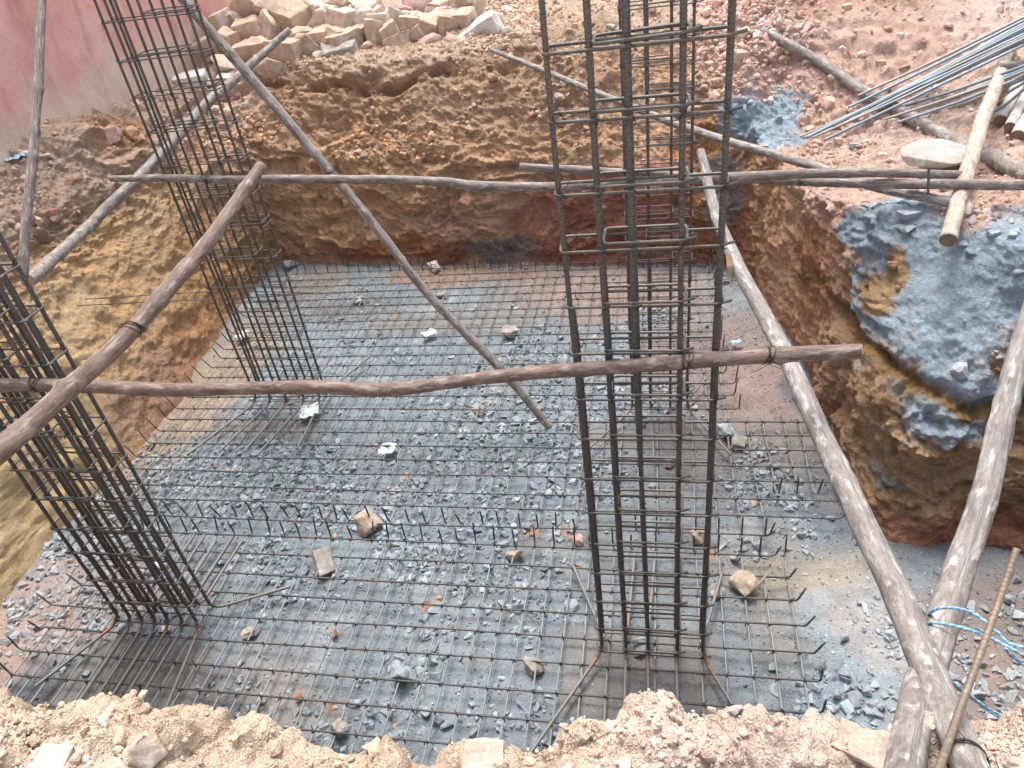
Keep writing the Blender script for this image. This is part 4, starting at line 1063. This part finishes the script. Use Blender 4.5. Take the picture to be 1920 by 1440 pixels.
for j, y in enumerate(rys):
    xr = .70 if j == 0 else (1.22 if y < 5.1 else (.60 + (0 if j % 2 else .02) if y < 5.6 else .55))
    xl = -4.72 - .02 * rg.random() - max(0, (y - 6)) * .16
    l = hook((xl, y, R1 * 2), (-1, rg.normal(.1, .2), 0), .05, rg.uniform(.12, .20), rg.uniform(.03, .10))[::-1]
    rr_ = hook((xr, y, R1 * 2), (1, rg.normal(.05, .1), 0), .04, rg.uniform(.12, .2), rg.uniform(.0, .04))
    bar_obj('crosswise_bar', l + [(-3, y + rg.normal(0, .008), R1 * 2), (-1.2, y + rg.normal(0, .008), R1 * 2), (xr - .5, y, R1 * 2)] + rr_, R1, S_MAT, rm, seed=300 + j, step=.05)
V, F, UV = tie_mesh([(x, y) for x in rxs for y in rys if (x < .62 or y < 5.1)], .0016)
o = mesh_np('tie_wires', V, F, S_WIRE, smooth=True); o['kind'] = 'stuff'; under(o, rm)

# ------------------------------------------------------------------ rebar columns
def rounded_loop(x0, x1, y0, y1, z, rad, tilt=0., n=4):
    pts = []
    for cx, cy, a0 in ((x1 - rad, y0 + rad, -90), (x1 - rad, y1 - rad, 0), (x0 + rad, y1 - rad, 90), (x0 + rad, y0 + rad, 180)):
        for k in range(n + 1):
            a = math.radians(a0 + 90 * k / n)
            pts.append([cx + rad * math.cos(a), cy + rad * math.sin(a), z])
    pts.append(pts[0]); pts.append([pts[0][0] + .06, pts[0][1] + .012, z + .008])
    P_ = np.array(pts)
    xm, ym = (x0 + x1) / 2, (y0 + y1) / 2
    P_[:, 2] += (P_[:, 0] - xm) * tilt
    return P_
def column(label, x0, x1, y0, y1, ztop, frontx, backx, ties, br, tr, front_bends, back_bends, seed, rib_step=.004, dbl=(), inner=None, short={}, lean=0.):
    r = np.random.default_rng(seed)
    t = empty('rebar_column', ((x0 + x1) / 2, (y0 + y1) / 2, 0))
    tag(t, label, 'rebar column', 'standing column cages of reinforcing bar')
    def vbar(x, y, bend, i, zb=0.02, zt=None):
        zt = zt or ztop
        jx = [r.normal(0, .004) + lean * z_ / 4 * (x < (x0 + x1) / 2) for z_ in (.18, 1.1, 2.1, 3.1, 4.)]
        if bend is None:
            pts = [(x, y, zb + .05)]
        else:
            ex, ey = bend
            d = np.array([ex - x, ey - y]); L = np.linalg.norm(d); d = d / L
            pts = [(ex, ey, zb), (x + d[0] * L * .5, y + d[1] * L * .5, zb + .002), (x + d[0] * .10, y + d[1] * .10, zb + .004), (x + d[0] * .055, y + d[1] * .055, zb + .012), (x + d[0] * .015, y + d[1] * .015, zb + .05)]
        n0 = len(pts)
        for k, z in enumerate((.18, 1.1, 2.1, 3.1, zt)):
            if z > zt: continue
            pts.append((x + jx[k], y + r.normal(0, .004), z + (r.uniform(-.1, .1) if k == 4 else 0)))
        path = smooth_path(pts, rib_step)
        V, F, UV = tube_data(path, br * .94, 8, .24, .016)
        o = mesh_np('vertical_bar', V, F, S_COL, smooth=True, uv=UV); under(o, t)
        if bend is not None and i % 2 == 0:
            # rusty dust on the bend: a short sleeve of rust flakes just proud of the bar
            k0 = int(np.argmin(np.abs(path[:, 2] - .035)))
            seg_ = path[max(k0 - 28, 0):k0 + 10]
            if len(seg_) > 4:
                V, F, UV = tube_data(seg_, br * 1.05, 8); q = mesh_np('rusty_bend', V, F, S_RUST, smooth=True, uv=UV); q.parent = o
    for i, x in enumerate(frontx): vbar(x, y0, front_bends[i], i)
    for i, x in enumerate(backx): vbar(x, y1, back_bends[i], i + 1, zt=short.get(i))
    for (x, y) in dbl: vbar(x, y, None, 1, .25)
    for k, z in enumerate(ties):
        o_ = br + tr
        tl = r.normal(0, .006)
        L = rounded_loop(x0 - o_, x1 + o_, y0 - o_, y1 + o_, z, .025, tl)
        L[:, 2] += r.normal(0, .004) + (L[:, 1] - y0) / (y1 - y0) * r.normal(0, .004)
        V, F, UV = tube_data(L, tr, 6, 0)
        under(mesh_np('stirrup', V, F, S_TIE, smooth=True, uv=UV), t)
        if inner:
            a, b_ = inner[k % len(inner)]
            L = rounded_loop(a - o_, b_ + o_, y0 - o_ - tr, y1 + o_ + tr, z + r.uniform(.016, .04), .025, tl + r.normal(0, .008))
            V, F, UV = tube_data(L, tr, 6, 0)
            under(mesh_np('inner_stirrup', V, F, S_TIE, smooth=True, uv=UV), t)
    # knots of binding wire where stirrups meet the bars
    parts = []
    for z in ties:
        for x in list(frontx) + [backx[0], backx[-1]]:
            y = y0 if x in frontx else y1
            if r.random() < .25: continue
            a = r.uniform(0, 3.14)
            c, s_ = math.cos(a) * (br + .008), (br + .012)
            yy = y - br - tr * 2
            parts.append(tube_data(np.array([[x - c, y, z - .02], [x - c * .6, yy, z - .008], [x, yy - .004, z + .004], [x + c * .6, yy, z + .016], [x + c, y, z + .026]]), .0022, 4))
            if r.random() < .5:
                parts.append(tube_data(np.array([[x, yy, z], [x + r.uniform(-.03, .03), yy - .02, z - .01], [x + r.uniform(-.06, .06), yy - r.uniform(.01, .04), z - r.uniform(-.02, .05)]]), .0012, 4))
    V, F, UV = merge(parts)
    q = mesh_np('tie_wires', V, F, S_WIRE, smooth=True, uv=UV); q['kind'] = 'stuff'; under(q, t)
    return t
tz = [.04, .26, .51, .77, 1.0, 1.24, 1.48, 1.74, 1.97, 2.22, 2.46, 2.72, 2.96, 3.23, 3.47, 3.72, 3.97]
column('tall dark reinforcing cage standing front right nearest the camera, five bars wide', -.375, .235, 2.70, 2.80, 4.35,
       [-.36, -.215, -.085, .085, .24], [-.355, -.215, -.085, .085, .24], tz, .0112, .0068,
       [(-.72, 2.02), (-.21, 2.0), (-.07, 2.1), (.09, 2.0), (.52, 2.15)], [(-.60, 3.35), (-.18, 3.5), (-.04, 3.5), (.1, 3.5), (.40, 3.35)], 1,
       inner=[(-.215, .09), (-.215, .09), (-.20, .09)], short={0: 2.45}, lean=-.02)
tz2 = [.04, .25, .49, .75, .98, 1.24, 1.48, 1.74, 1.98, 2.22, 2.48, 2.72, 2.97, 3.22, 3.46]
fxl = [-3.76, -3.66, -3.56, -3.46, -3.36, -3.25, -3.13]
column('leaning-looking dark reinforcing cage at the near left, densest with seven bars across', -3.78, -3.12, 2.68, 2.82, 3.7,
       fxl, [-3.76, -3.64, -3.53, -3.42, -3.31, -3.22, -3.115], tz2, .0112, .0066,
       [(-4.05, 2.15), (-3.66, 1.85), (-3.55, 1.8), (-3.45, 1.75), (-3.36, 1.75), (-3.25, 1.75), (-3.0, 1.85)],
       [None, (-3.64, 3.5), (-3.55, 3.5), (-3.42, 3.45), (-3.3, 3.5), (-3.2, 3.45), (-2.62, 3.05)], 2,
       inner=[(-3.56, -3.25), (-3.66, -3.36)], dbl=[(-3.60, 2.76), (-3.30, 2.76), (-3.72, 2.74), (-3.43, 2.69), (-3.16, 2.75)])
tz3 = [.04, .27, .53, .78, 1.04, 1.30, 1.57, 1.85, 2.13, 2.40, 2.67, 2.94, 3.20, 3.46, 3.72]
column('dark reinforcing cage standing rear left in front of the brown bank and stone pile', -3.93, -3.24, 5.25, 5.40, 4.15,
       [-3.93, -3.77, -3.60, -3.41, -3.245], [-3.92, -3.78, -3.61, -3.43, -3.25], tz3, .0105, .005,
       [(-4.25, 4.45), (-3.95, 4.5), (-3.7, 4.5), (-3.55, 4.45), (-3.2, 4.55)], [None, (-3.8, 6.0), (-3.6, 6.0), (-3.45, 6.0), (-3.0, 6.05)], 3, rib_step=.0045,
       inner=[(-3.77, -3.41), (-3.60, -3.245)], dbl=[(-3.86, 5.26)])
tz4 = [.05] + [.05 + .175 * k for k in range(1, 22)]
column('thinner dark reinforcing cage at the rear right, seen through the front right cage', -.235, .23, 5.14, 5.26, 4.1,
       [-.235, -.08, .085, .23], [-.232, -.075, .088, .232], tz4, .009, .0045,
       [(-.65, 4.5), (-.05, 4.45), (.15, 4.45), (.55, 4.55)], [None, (-.1, 5.9), (.1, 5.9), (.5, 5.75)], 5, rib_step=.0045,
       inner=[(-.235, .085), (-.08, .23)])
# stray pair of bars through the rear left cage, a hairpin
hp = empty('hairpin_bar', (-4.5, 5.3, 1.2))
tag(hp, 'thin double bar sticking out level from the rear left cage towards the ochre bank', 'rebar')
p1 = [atY(160, 561, 5.36), atY(400, 547, 5.34), atY(640, 550, 5.36)]
p2 = [atY(143, 573, 5.19), atY(400, 561, 5.20), atY(560, 553, 5.20)]
bar_obj('bar', p1, .005, S_MAT, hp, seed=1); bar_obj('bar', p2, .005, S_MAT, hp, seed=2)

# ------------------------------------------------------------------ timber poles
def pole(name, label, nodes, mat, cut=None, cut2=None, seed=0, knots=7, group=None, wires=(), wob=.35, cat='pole'):
    """nodes: (point, diameter)"""
    r = np.random.default_rng(seed)
    pts = np.array([n_[0] for n_ in nodes]); dia = np.array([n_[1] for n_ in nodes])
    path = smooth_path(pts, .02)
    s = np.concatenate([[0], np.cumsum(np.linalg.norm(np.diff(path, axis=0), axis=1))])
    sn = [s[np.argmin(np.linalg.norm(path - p, axis=1))] for p in pts]
    rad = np.interp(s, sn, dia / 2)
    sv_ = np.column_stack([s, 0 * s + seed, 0 * s])
    off = np.stack([fbm(sv_, 1.7, 3, seed + 1), fbm(sv_, 1.7, 3, seed + 2), fbm(sv_, 1.7, 3, seed + 3)], -1) * rad.mean() * wob
    path = path + off * np.minimum(1, np.minimum(s, s[-1] - s) / .15)[:, None]
    rad = rad * (1 + .05 * fbm(sv_, 9, 3, seed + 5))
    ks = r.uniform(.1, s[-1] - .1, knots)
    for k in ks: rad = rad * (1 + .07 * np.exp(-((s - k) / .022) ** 2))
    V, F, UV = tube_data(path, rad, 16, v0=seed * 3.3)
    # lumpy section and knots on one side
    nv = len(path) * 16
    sa = np.repeat(s, 16); an = np.tile(np.arange(16) / 16 * 2 * np.pi, len(path))
    ctr_ = np.repeat(path, 16, 0)
    mul = 1 + .06 * fbm(np.column_stack([np.cos(an), np.sin(an), sa * 3]), 1.5, 3, seed + 7)
    for k in ks:
        a0 = r.uniform(0, 6.28); da = np.abs((an - a0 + np.pi) % (2 * np.pi) - np.pi)
        mul = mul + .22 * np.exp(-((sa - k) / .014) ** 2 - (da / .45) ** 2)
    V[:nv] = ctr_ + (V[:nv] - ctr_) * mul[:, None]
    t = empty('timber_pole' if name is None else name, tuple(path[len(path) // 2]))
    tag(t, label, cat, group)
    body = mesh_np('shaft', V[:, :], F, mat, smooth=True, uv=UV); under(body, t)
    for which, cm in ((0, cut), (-1, cut2)):
        if cm is None: continue
        p0 = path[which]; d = (path[0] - path[1]) if which == 0 else (path[-1] - path[-2]); d = d / np.linalg.norm(d)
        q = np.array([p0 + d * .0005, p0 + d * .004]); rv = rad[which] * .985
        Vc, Fc, Uc = tube_data(q, rv, 16); under(mesh_np('cut_end', Vc, Fc, cm, uv=Uc), t)
    for sfrac in wires:
        parts = []
        k = int(sfrac * (len(path) - 1)); p0 = path[k]; T = path[min(k + 1, len(path) - 1)] - path[k - 1]; T /= np.linalg.norm(T)
        u = np.cross(T, [0, 0, 1.]); u /= np.linalg.norm(u); w_ = np.cross(u, T)
        for _ in range(5):
            th = np.linspace(0, 2 * np.pi, 22); sk = r.uniform(-.9, .9); sh = r.uniform(-.018, .018)
            q = p0 + T * sh + (rad[k] * 1.09) * (np.cos(th)[:, None] * u + np.sin(th)[:, None] * w_) + T * (np.sin(th) * rad[k] * sk)[:, None]
            parts.append(tube_data(q, .0016, 4))
        for _ in range(3):
            a = r.uniform(0, 6.28); dv = math.cos(a) * u + math.sin(a) * w_
            q = np.array([p0 + dv * rad[k], p0 + dv * rad[k] * 1.5 + T * r.uniform(-.04, .04), p0 + dv * rad[k] * 1.6 + T * r.uniform(-.09, .09) + [0, 0, -.02]])
            parts.append(tube_data(q, .0014, 4))
        V, F, UV = merge(parts); under(mesh_np('binding_wire', V, F, S_WIRE, smooth=True), t)
    return t
def nY(px, py, Y, dpx):
    p = atY(px, py, Y); return (p, dpx * depth_of(p) / FPX)
def nD(px, py, D, dpx):
    p = atD(px, py, D); return (p, dpx * D / FPX)
def nH(px, py, dpx, lift=.0, sink=.0):
    p = hit(px, py); dp = depth_of(p); r_ = dpx * dp / FPX / 2
    p = atD(px, py, dp - r_ * 1.2 - lift); return (p, dpx * dp / FPX)

pole(None, 'long knotty reddish pole running level across the whole front, lashed to the two near cages',
     [nY(-60, 719, 2.59, 26), nY(0, 722, 2.585, 26), nY(150, 724, 2.575, 25), nY(300, 730, 2.59, 26), nY(450, 727, 2.60, 25), nY(600, 725, 2.62, 26), nY(735, 731, 2.63, 26), nY(900, 710, 2.64, 25), nY(1080, 693, 2.645, 27),
      nY(1220, 683, 2.645, 28), nY(1350, 673, 2.645, 29), nY(1480, 664, 2.645, 30), nY(1612, 659, 2.65, 29)], W_RED, cut2=W_CUT, seed=1, knots=12, wires=(.845, .92, .10), wob=.25)
pole(None, 'thinner brown pole running level across the rear, from the left slope past both rear cages',
     [nY(208, 335, 5.22, 11), nY(300, 334, 5.20, 14), nY(420, 336, 5.18, 15), nY(560, 335, 5.14, 15), nY(700, 337, 5.12, 16), nY(830, 341, 5.10, 17), nY(900, 349, 5.10, 18), nY(1045, 351, 5.09, 18), nY(1160, 343, 5.09, 18),
      nY(1270, 337, 5.09, 18), nY(1400, 330, 5.12, 18), nY(1560, 324, 5.12, 18), nY(1700, 325, 5.15, 17), nY(1800, 328, 5.2, 16)], W_BROWN, cut=W_CUT, seed=2, knots=10, wires=(.14, .62), wob=.2)
pole(None, 'dark level pole whose split end shows behind the front right cage, running off right',
     [nY(976, 312, 5.48, 14), nY(1100, 320, 5.46, 14), nY(1240, 327, 5.42, 14), nY(1380, 336, 5.3, 15), nY(1540, 342, 5.22, 16), nY(1700, 345, 5.1, 18), nY(1930, 347, 4.95, 20), nY(2050, 349, 4.9, 21)],
     W_BROWN, cut=W_CUT, seed=3, wires=(.55,), wob=.2)
pole(None, 'long straight grey pole slanting from the rear left cage top down to the mats',
     [nD(320, -30, 5.6, 19), nY(345, 0, 5.56, 19), nY(480, 158, 5.44, 19), nY(630, 335, 5.26, 18), nY(720, 446, 5.12, 17), nY(810, 560, 5.0, 16), nY(940, 694, 4.88, 16), nY(1030, 802, 4.78, 14)], W_GREY, seed=4, knots=9, wires=(.42,), wob=.15)
pole(None, 'thick mottled brown pole slanting up across the near left cage, its cut end free',
     [nD(489, 313, 3.7, 21), nD(400, 440, 3.35, 27), nD(300, 557, 3.0, 31), nD(215, 650, 2.80, 33), nD(130, 729, 2.66, 36), nD(60, 793, 2.5, 41), nD(0, 843, 2.38, 46), nD(-60, 890, 2.28, 50)],
     W_RED, cut=W_CUT, seed=5, knots=8, wires=(.60,), wob=.25)
pole(None, 'slim dark brown pole standing almost upright in front of the pink wall at far left',
     [nD(78, -30, 4.9, 15), nD(75, 60, 4.8, 16), nD(68, 200, 4.7, 16), nD(57, 330, 4.6, 17), nD(50, 420, 4.55, 17), nD(43, 520, 4.5, 19)], W_BROWN, seed=6, knots=6, wob=.5)
e1 = hit(545, 58)
pole(None, 'grey pole slanting from under the stone pile boulder down behind both left cages',
     [nY(543, 57, 9.3, 12), nY(470, 120, 8.7, 15), nY(400, 182, 7.9, 18), nY(320, 270, 7.0, 18), nY(240, 352, 6.2, 19), nY(150, 440, 5.4, 21), nD(52, 527, 4.62, 24)], W_GREY, seed=7, knots=8, wob=.3, cut2=W_CUT)
pole(None, 'slim grey-brown pole slanting down to the right from the white-topped block to the right bank',
     [nY(922, 94, 9.25, 8), nY(1030, 136, 8.5, 10), nY(1130, 178, 7.8, 12), nY(1300, 244, 6.9, 15), nY(1420, 281, 6.2, 16), nY(1530, 313, 5.7, 17), nY(1640, 350, 5.3, 17), nY(1790, 382, 4.95, 18)], W_GREY, seed=8, wob=.2)
pole(None, 'long weathered pole lying down the pink earth heap, under the loose bars',
     [nH(1368, 18, 14), nH(1450, 68, 15), nH(1530, 112, 17), nH(1610, 165, 20), nH(1700, 215, 23), nH(1800, 270, 27), nH(1935, 330, 30)], W_GREY, seed=9, wob=.12)
pole(None, 'pale peeled log with a round cut end jutting out over the dusty right bank',
     [nD(1778, 450, 4.55, 30), nD(1798, 380, 4.75, 29), nD(1822, 290, 5.1, 27), nD(1846, 215, 5.6, 25), nD(1872, 150, 6.3, 23), nD(1900, 70, 7.2, 20)], W_PALE, cut=W_BROWNCUT, seed=10, knots=6, wob=.15)
pole(None, 'stout mottled grey pole slanting from the rear right down to the bottom right corner',
     [nD(1314, 285, 4.75, 17), nD(1340, 395, 4.4, 20), nD(1384, 500, 4.05, 26), nD(1440, 605, 3.7, 31), nD(1480, 680, 3.42, 34), nD(1540, 810, 3.05, 39), nD(1610, 960, 2.72, 46), nD(1680, 1105, 2.42, 54), nD(1735, 1240, 2.02, 60), nD(1790, 1370, 1.62, 64), nD(1838, 1480, 1.34, 66)],
     W_LIGHT, cut=W_CUT, seed=11, knots=12, wires=(.965,), wob=.2)
pole(None, 'stout grey pole entering from the right edge, the blue rope looped round it',
     [nD(1950, 540, 2.95, 36), nD(1915, 650, 2.85, 38), nD(1880, 790, 2.72, 42), nD(1845, 930, 2.6, 47), nD(1790, 1090, 2.45, 55), nD(1750, 1220, 2.16, 60), nD(1722, 1310, 1.86, 64), nD(1705, 1390, 1.58, 67), nD(1688, 1490, 1.30, 72)],
     W_LIGHT, seed=12, knots=6, wob=.15)
pole(None, 'short dark pole end crossing behind the peeled log near the right edge',
     [nD(1880, 125, 6.4, 12), nD(1960, 108, 6.6, 12)], W_GREY, seed=13, knots=1, wob=.1)
for i, (a, b_, d0, lab) in enumerate((((1876, 226), (1960, 60), 24, 'whitish log with a brown cut end, topmost of three at the right edge'),
                                 ((1893, 238), (1975, 85), 20, 'whitish log with a grey cut end, middle of three at the right edge'),
                                 ((1908, 256), (1990, 120), 26, 'whitish log, lowest of three at the right edge'))):
    pole('log', lab, [nH(*a, d0, .02), nH(*b_, d0 * .8, .02)], W_WHITE, cut=W_BROWNCUT, seed=20 + i, knots=2, group='cut logs at the right edge', wob=.1, cat='log')
sp0 = bpy.data.objects['timber_pole.010']
V, F, UV = tube_data(np.array([atD(1366, 478, 4.02), atD(1369, 500, 4.02), atD(1372, 520, 4.03), atD(1371, 534, 4.03)]), np.array([.016, .019, .012, .003]), 6)
under(mesh_np('splinter', V, F, W_CUT, uv=UV), sp0)
st = [atD(1906, 1030, 1.72), atD(1860, 1165, 1.66), atD(1800, 1330, 1.56), atD(1748, 1480, 1.34)]
V, F, UV = tube_data(smooth_path(st, .003), .0078, 10, .14, .0125)
o = mesh_np('rebar_stake', V, F, S_STAKE, smooth=True, uv=UV); tag(o, 'single rust-brown ribbed bar standing at the lower right corner against the crossing poles', 'rebar stake')
V, F, UV = tube_data(smooth_path([atY(1740, 365, 4.9), atY(1742, 312, 4.95)], .01), .008, 8, .12)
o = mesh_np('rebar_stake', V, F, S_COL, smooth=True, uv=UV); tag(o, 'short dark steel stub upright against the two level poles at the right bank', 'rebar stake')

# loose reinforcing bars
B1 = [((1500, 257), (1925, 62)), ((1506, 259), (1925, 54)), ((1513, 258), (1925, 46)), ((1522, 259), (1925, 70)), ((1545, 263), (1925, 82)), ((1590, 202), (1925, 36)), ((1608, 180), (1925, 30)), ((1582, 232), (1925, 58)), ((1596, 226), (1925, 76)), ((1560, 236), (1925, 50)), ((1630, 205), (1925, 66)), ((1600, 214), (1925, 42))]
B2 = [((1655, 225), (1925, 134)), ((1682, 230), (1925, 142)), ((1695, 199), (1925, 122)), ((1780, 204), (1925, 138)), ((1797, 202), (1925, 146)), ((1740, 200), (1925, 128)), ((1720, 208), (1925, 132))]
B3 = [((1833, 212), (1925, 152)), ((1846, 218), (1925, 164))]
def loose(B, lab, grp, base_lift, seed):
    r = np.random.default_rng(seed)
    for i, (a, b_) in enumerate(B):
        pa = hit(*a); pb = hit(b_[0], b_[1] + 60); da = depth_of(pa) - .06 - base_lift * .3; db = depth_of(pb) - base_lift - (.02 * i) % .07
        # carry on past the frame
        A = atD(*a, da); Bp = atD(*b_, db); C_ = Bp + (Bp - A) * .8
        C_[2] = max(C_[2], 2.2)
        mid_ = (A + Bp) / 2 + [0, 0, -.01 + .008 * r.normal()]
        V, F, UV = tube_data(smooth_path([A, mid_, Bp, C_], .012), .0125, 8, .08, .012)
        o = mesh_np('loose_rebar', V, F, S_BLUE if i % 3 else S_PALE, smooth=True, uv=UV)
        tag(o, lab[0] if i % 3 else lab[1], 'rebar', grp)
loose(B1, ('blue-grey ribbed bar in the larger upper bundle of loose bars at the right', 'pale greyish bar in the larger upper bundle of loose bars at the right'), 'loose bars of the upper bundle', .35, 1)
loose(B2, ('blue-grey ribbed bar in the smaller lower bundle of loose bars over the peeled log', 'pale greyish bar in the smaller lower bundle of loose bars over the peeled log'), 'loose bars of the lower bundle', .30, 2)
loose(B3, ('blue-grey bar beside the three whitish logs', 'pale bar ending on the peeled log just above the three whitish logs'), 'two loose bars by the logs', .25, 3)

# ------------------------------------------------------------------ blue rope
def rope(paths, label, r=.0042):
    t = empty('rope', tuple(paths[0][len(paths[0]) // 2])); tag(t, label, 'rope')
    for path in paths:
        p = smooth_path(path, .003); s = np.concatenate([[0], np.cumsum(np.linalg.norm(np.diff(p, axis=0), axis=1))])
        T = np.gradient(p, axis=0); T /= np.linalg.norm(T, axis=1)[:, None]
        u = np.cross(T, [0, 0, 1.]); u /= np.linalg.norm(u, axis=1)[:, None]; w_ = np.cross(u, T)
        for k in range(3):
            th = s / .022 * 2 * np.pi + k * 2.094
            q = p + r * .62 * (np.cos(th)[:, None] * u + np.sin(th)[:, None] * w_)
            V, F, UV = tube_data(q, r * .62, 6); under(mesh_np('strand', V, F, M_ROPE if k else M_ROPE2, smooth=True), t)
    return t
rope([[atD(1755, 1200, 2.40), atD(1740, 1160, 2.31), atD(1755, 1143, 2.22), atD(1790, 1140, 2.17), atD(1830, 1153, 2.1), atD(1870, 1185, 2.05), atD(1895, 1207, 2.02), atD(1960, 1222, 2.0)],
      [atD(1745, 1200, 2.36), atD(1733, 1178, 2.28), atD(1750, 1168, 2.2), atD(1800, 1176, 2.14), atD(1850, 1193, 2.08), atD(1890, 1213, 2.02), atD(1960, 1250, 2.0)],
      [atD(1885, 1215, 2.01), atD(1900, 1232, 2.02), atD(1960, 1275, 2.0)]],
     'pale blue twisted rope looped round the stout grey pole and knotted at the right edge')
rope([[atD(1765, 1262, 2.5), atD(1790, 1283, 2.5), atD(1830, 1312, 2.5), atD(1870, 1338, 2.5), atD(1960, 1385, 2.5)],
      [atD(1768, 1270, 2.52), atD(1810, 1300, 2.52), atD(1850, 1330, 2.52), atD(1900, 1360, 2.52), atD(1960, 1392, 2.52)]],
     'lower doubled blue rope sagging from behind the crossing poles to the bottom right')
th = np.linspace(0, 4 * np.pi, 50)
# ------------------------------------------------------------------ litter
def litter(name, px, py, w_, h_, mat, label, seed, z=None, cat='litter'):
    c = hit(px, py) if z is None else atZ(px, py, z)
    s = depth_of(c) / FPX; r = np.random.default_rng(seed)
    n = 7; bm = bmesh.new(); g_ = [[None] * n for _ in range(n)]
    for i in range(n):
        for j in range(n):
            x = (i / (n - 1) - .5) * w_ * s; y = (j / (n - 1) - .5) * h_ * s * 1.5
            g_[i][j] = bm.verts.new((x + r.normal(0, w_ * s * .03), y + r.normal(0, w_ * s * .03), abs(r.normal(0, w_ * s * .12))))
    for i in range(n - 1):
        for j in range(n - 1): bm.faces.new((g_[i][j], g_[i + 1][j], g_[i + 1][j + 1], g_[i][j + 1]))
    e = bmesh.ops.extrude_face_region(bm, geom=bm.faces[:])
    for v in e['geom']:
        if isinstance(v, bmesh.types.BMVert): v.co.z += .004
    bmesh.ops.recalc_face_normals(bm, faces=bm.faces)
    me = bpy.data.meshes.new(name); bm.to_mesh(me); bm.free(); me.materials.append(mat)
    o = bpy.data.objects.new(name, me); COL.objects.link(o); o.location = (c[0], c[1], c[2] + .02); o.rotation_euler = (0, 0, r.uniform(-.6, .6))
    tag(o, label, cat); return o
litter('plastic_scrap', 30, 301, 26, 20, M_PLB, 'pale blue plastic scrap at the foot of the pink wall, far left', 1)
litter('plastic_packet', 299, 1058, 18, 12, M_PLB, 'light blue packet lying behind the near left cage', 2, 0.0)
litter('crumpled_paper', 728, 846, 30, 18, M_CARD, 'crumpled white paper on the mat left of centre', 3, -.03)
litter('plastic_scrap', 748, 541, 7, 6, M_PLS, 'tiny bright blue cap on the floor near the rear', 4, -.03)
litter('plastic_scrap', 1380, 646, 20, 8, M_PLB, 'pale plastic scrap on the pink earth behind the front pole', 5, -.03)
litter('crumpled_paper', 805, 630, 28, 10, M_CARD, 'torn white paper strip left of the diagonal pole', 6, -.03)
litter('crumpled_paper', 455, 632, 22, 20, M_CARD, 'white paper scrap behind the foot of the rear left cage', 7, -.03)
litter('crumpled_paper', 582, 775, 34, 24, M_CARD, 'clear crumpled wrapper at the foot of the rear left cage', 8, .0)
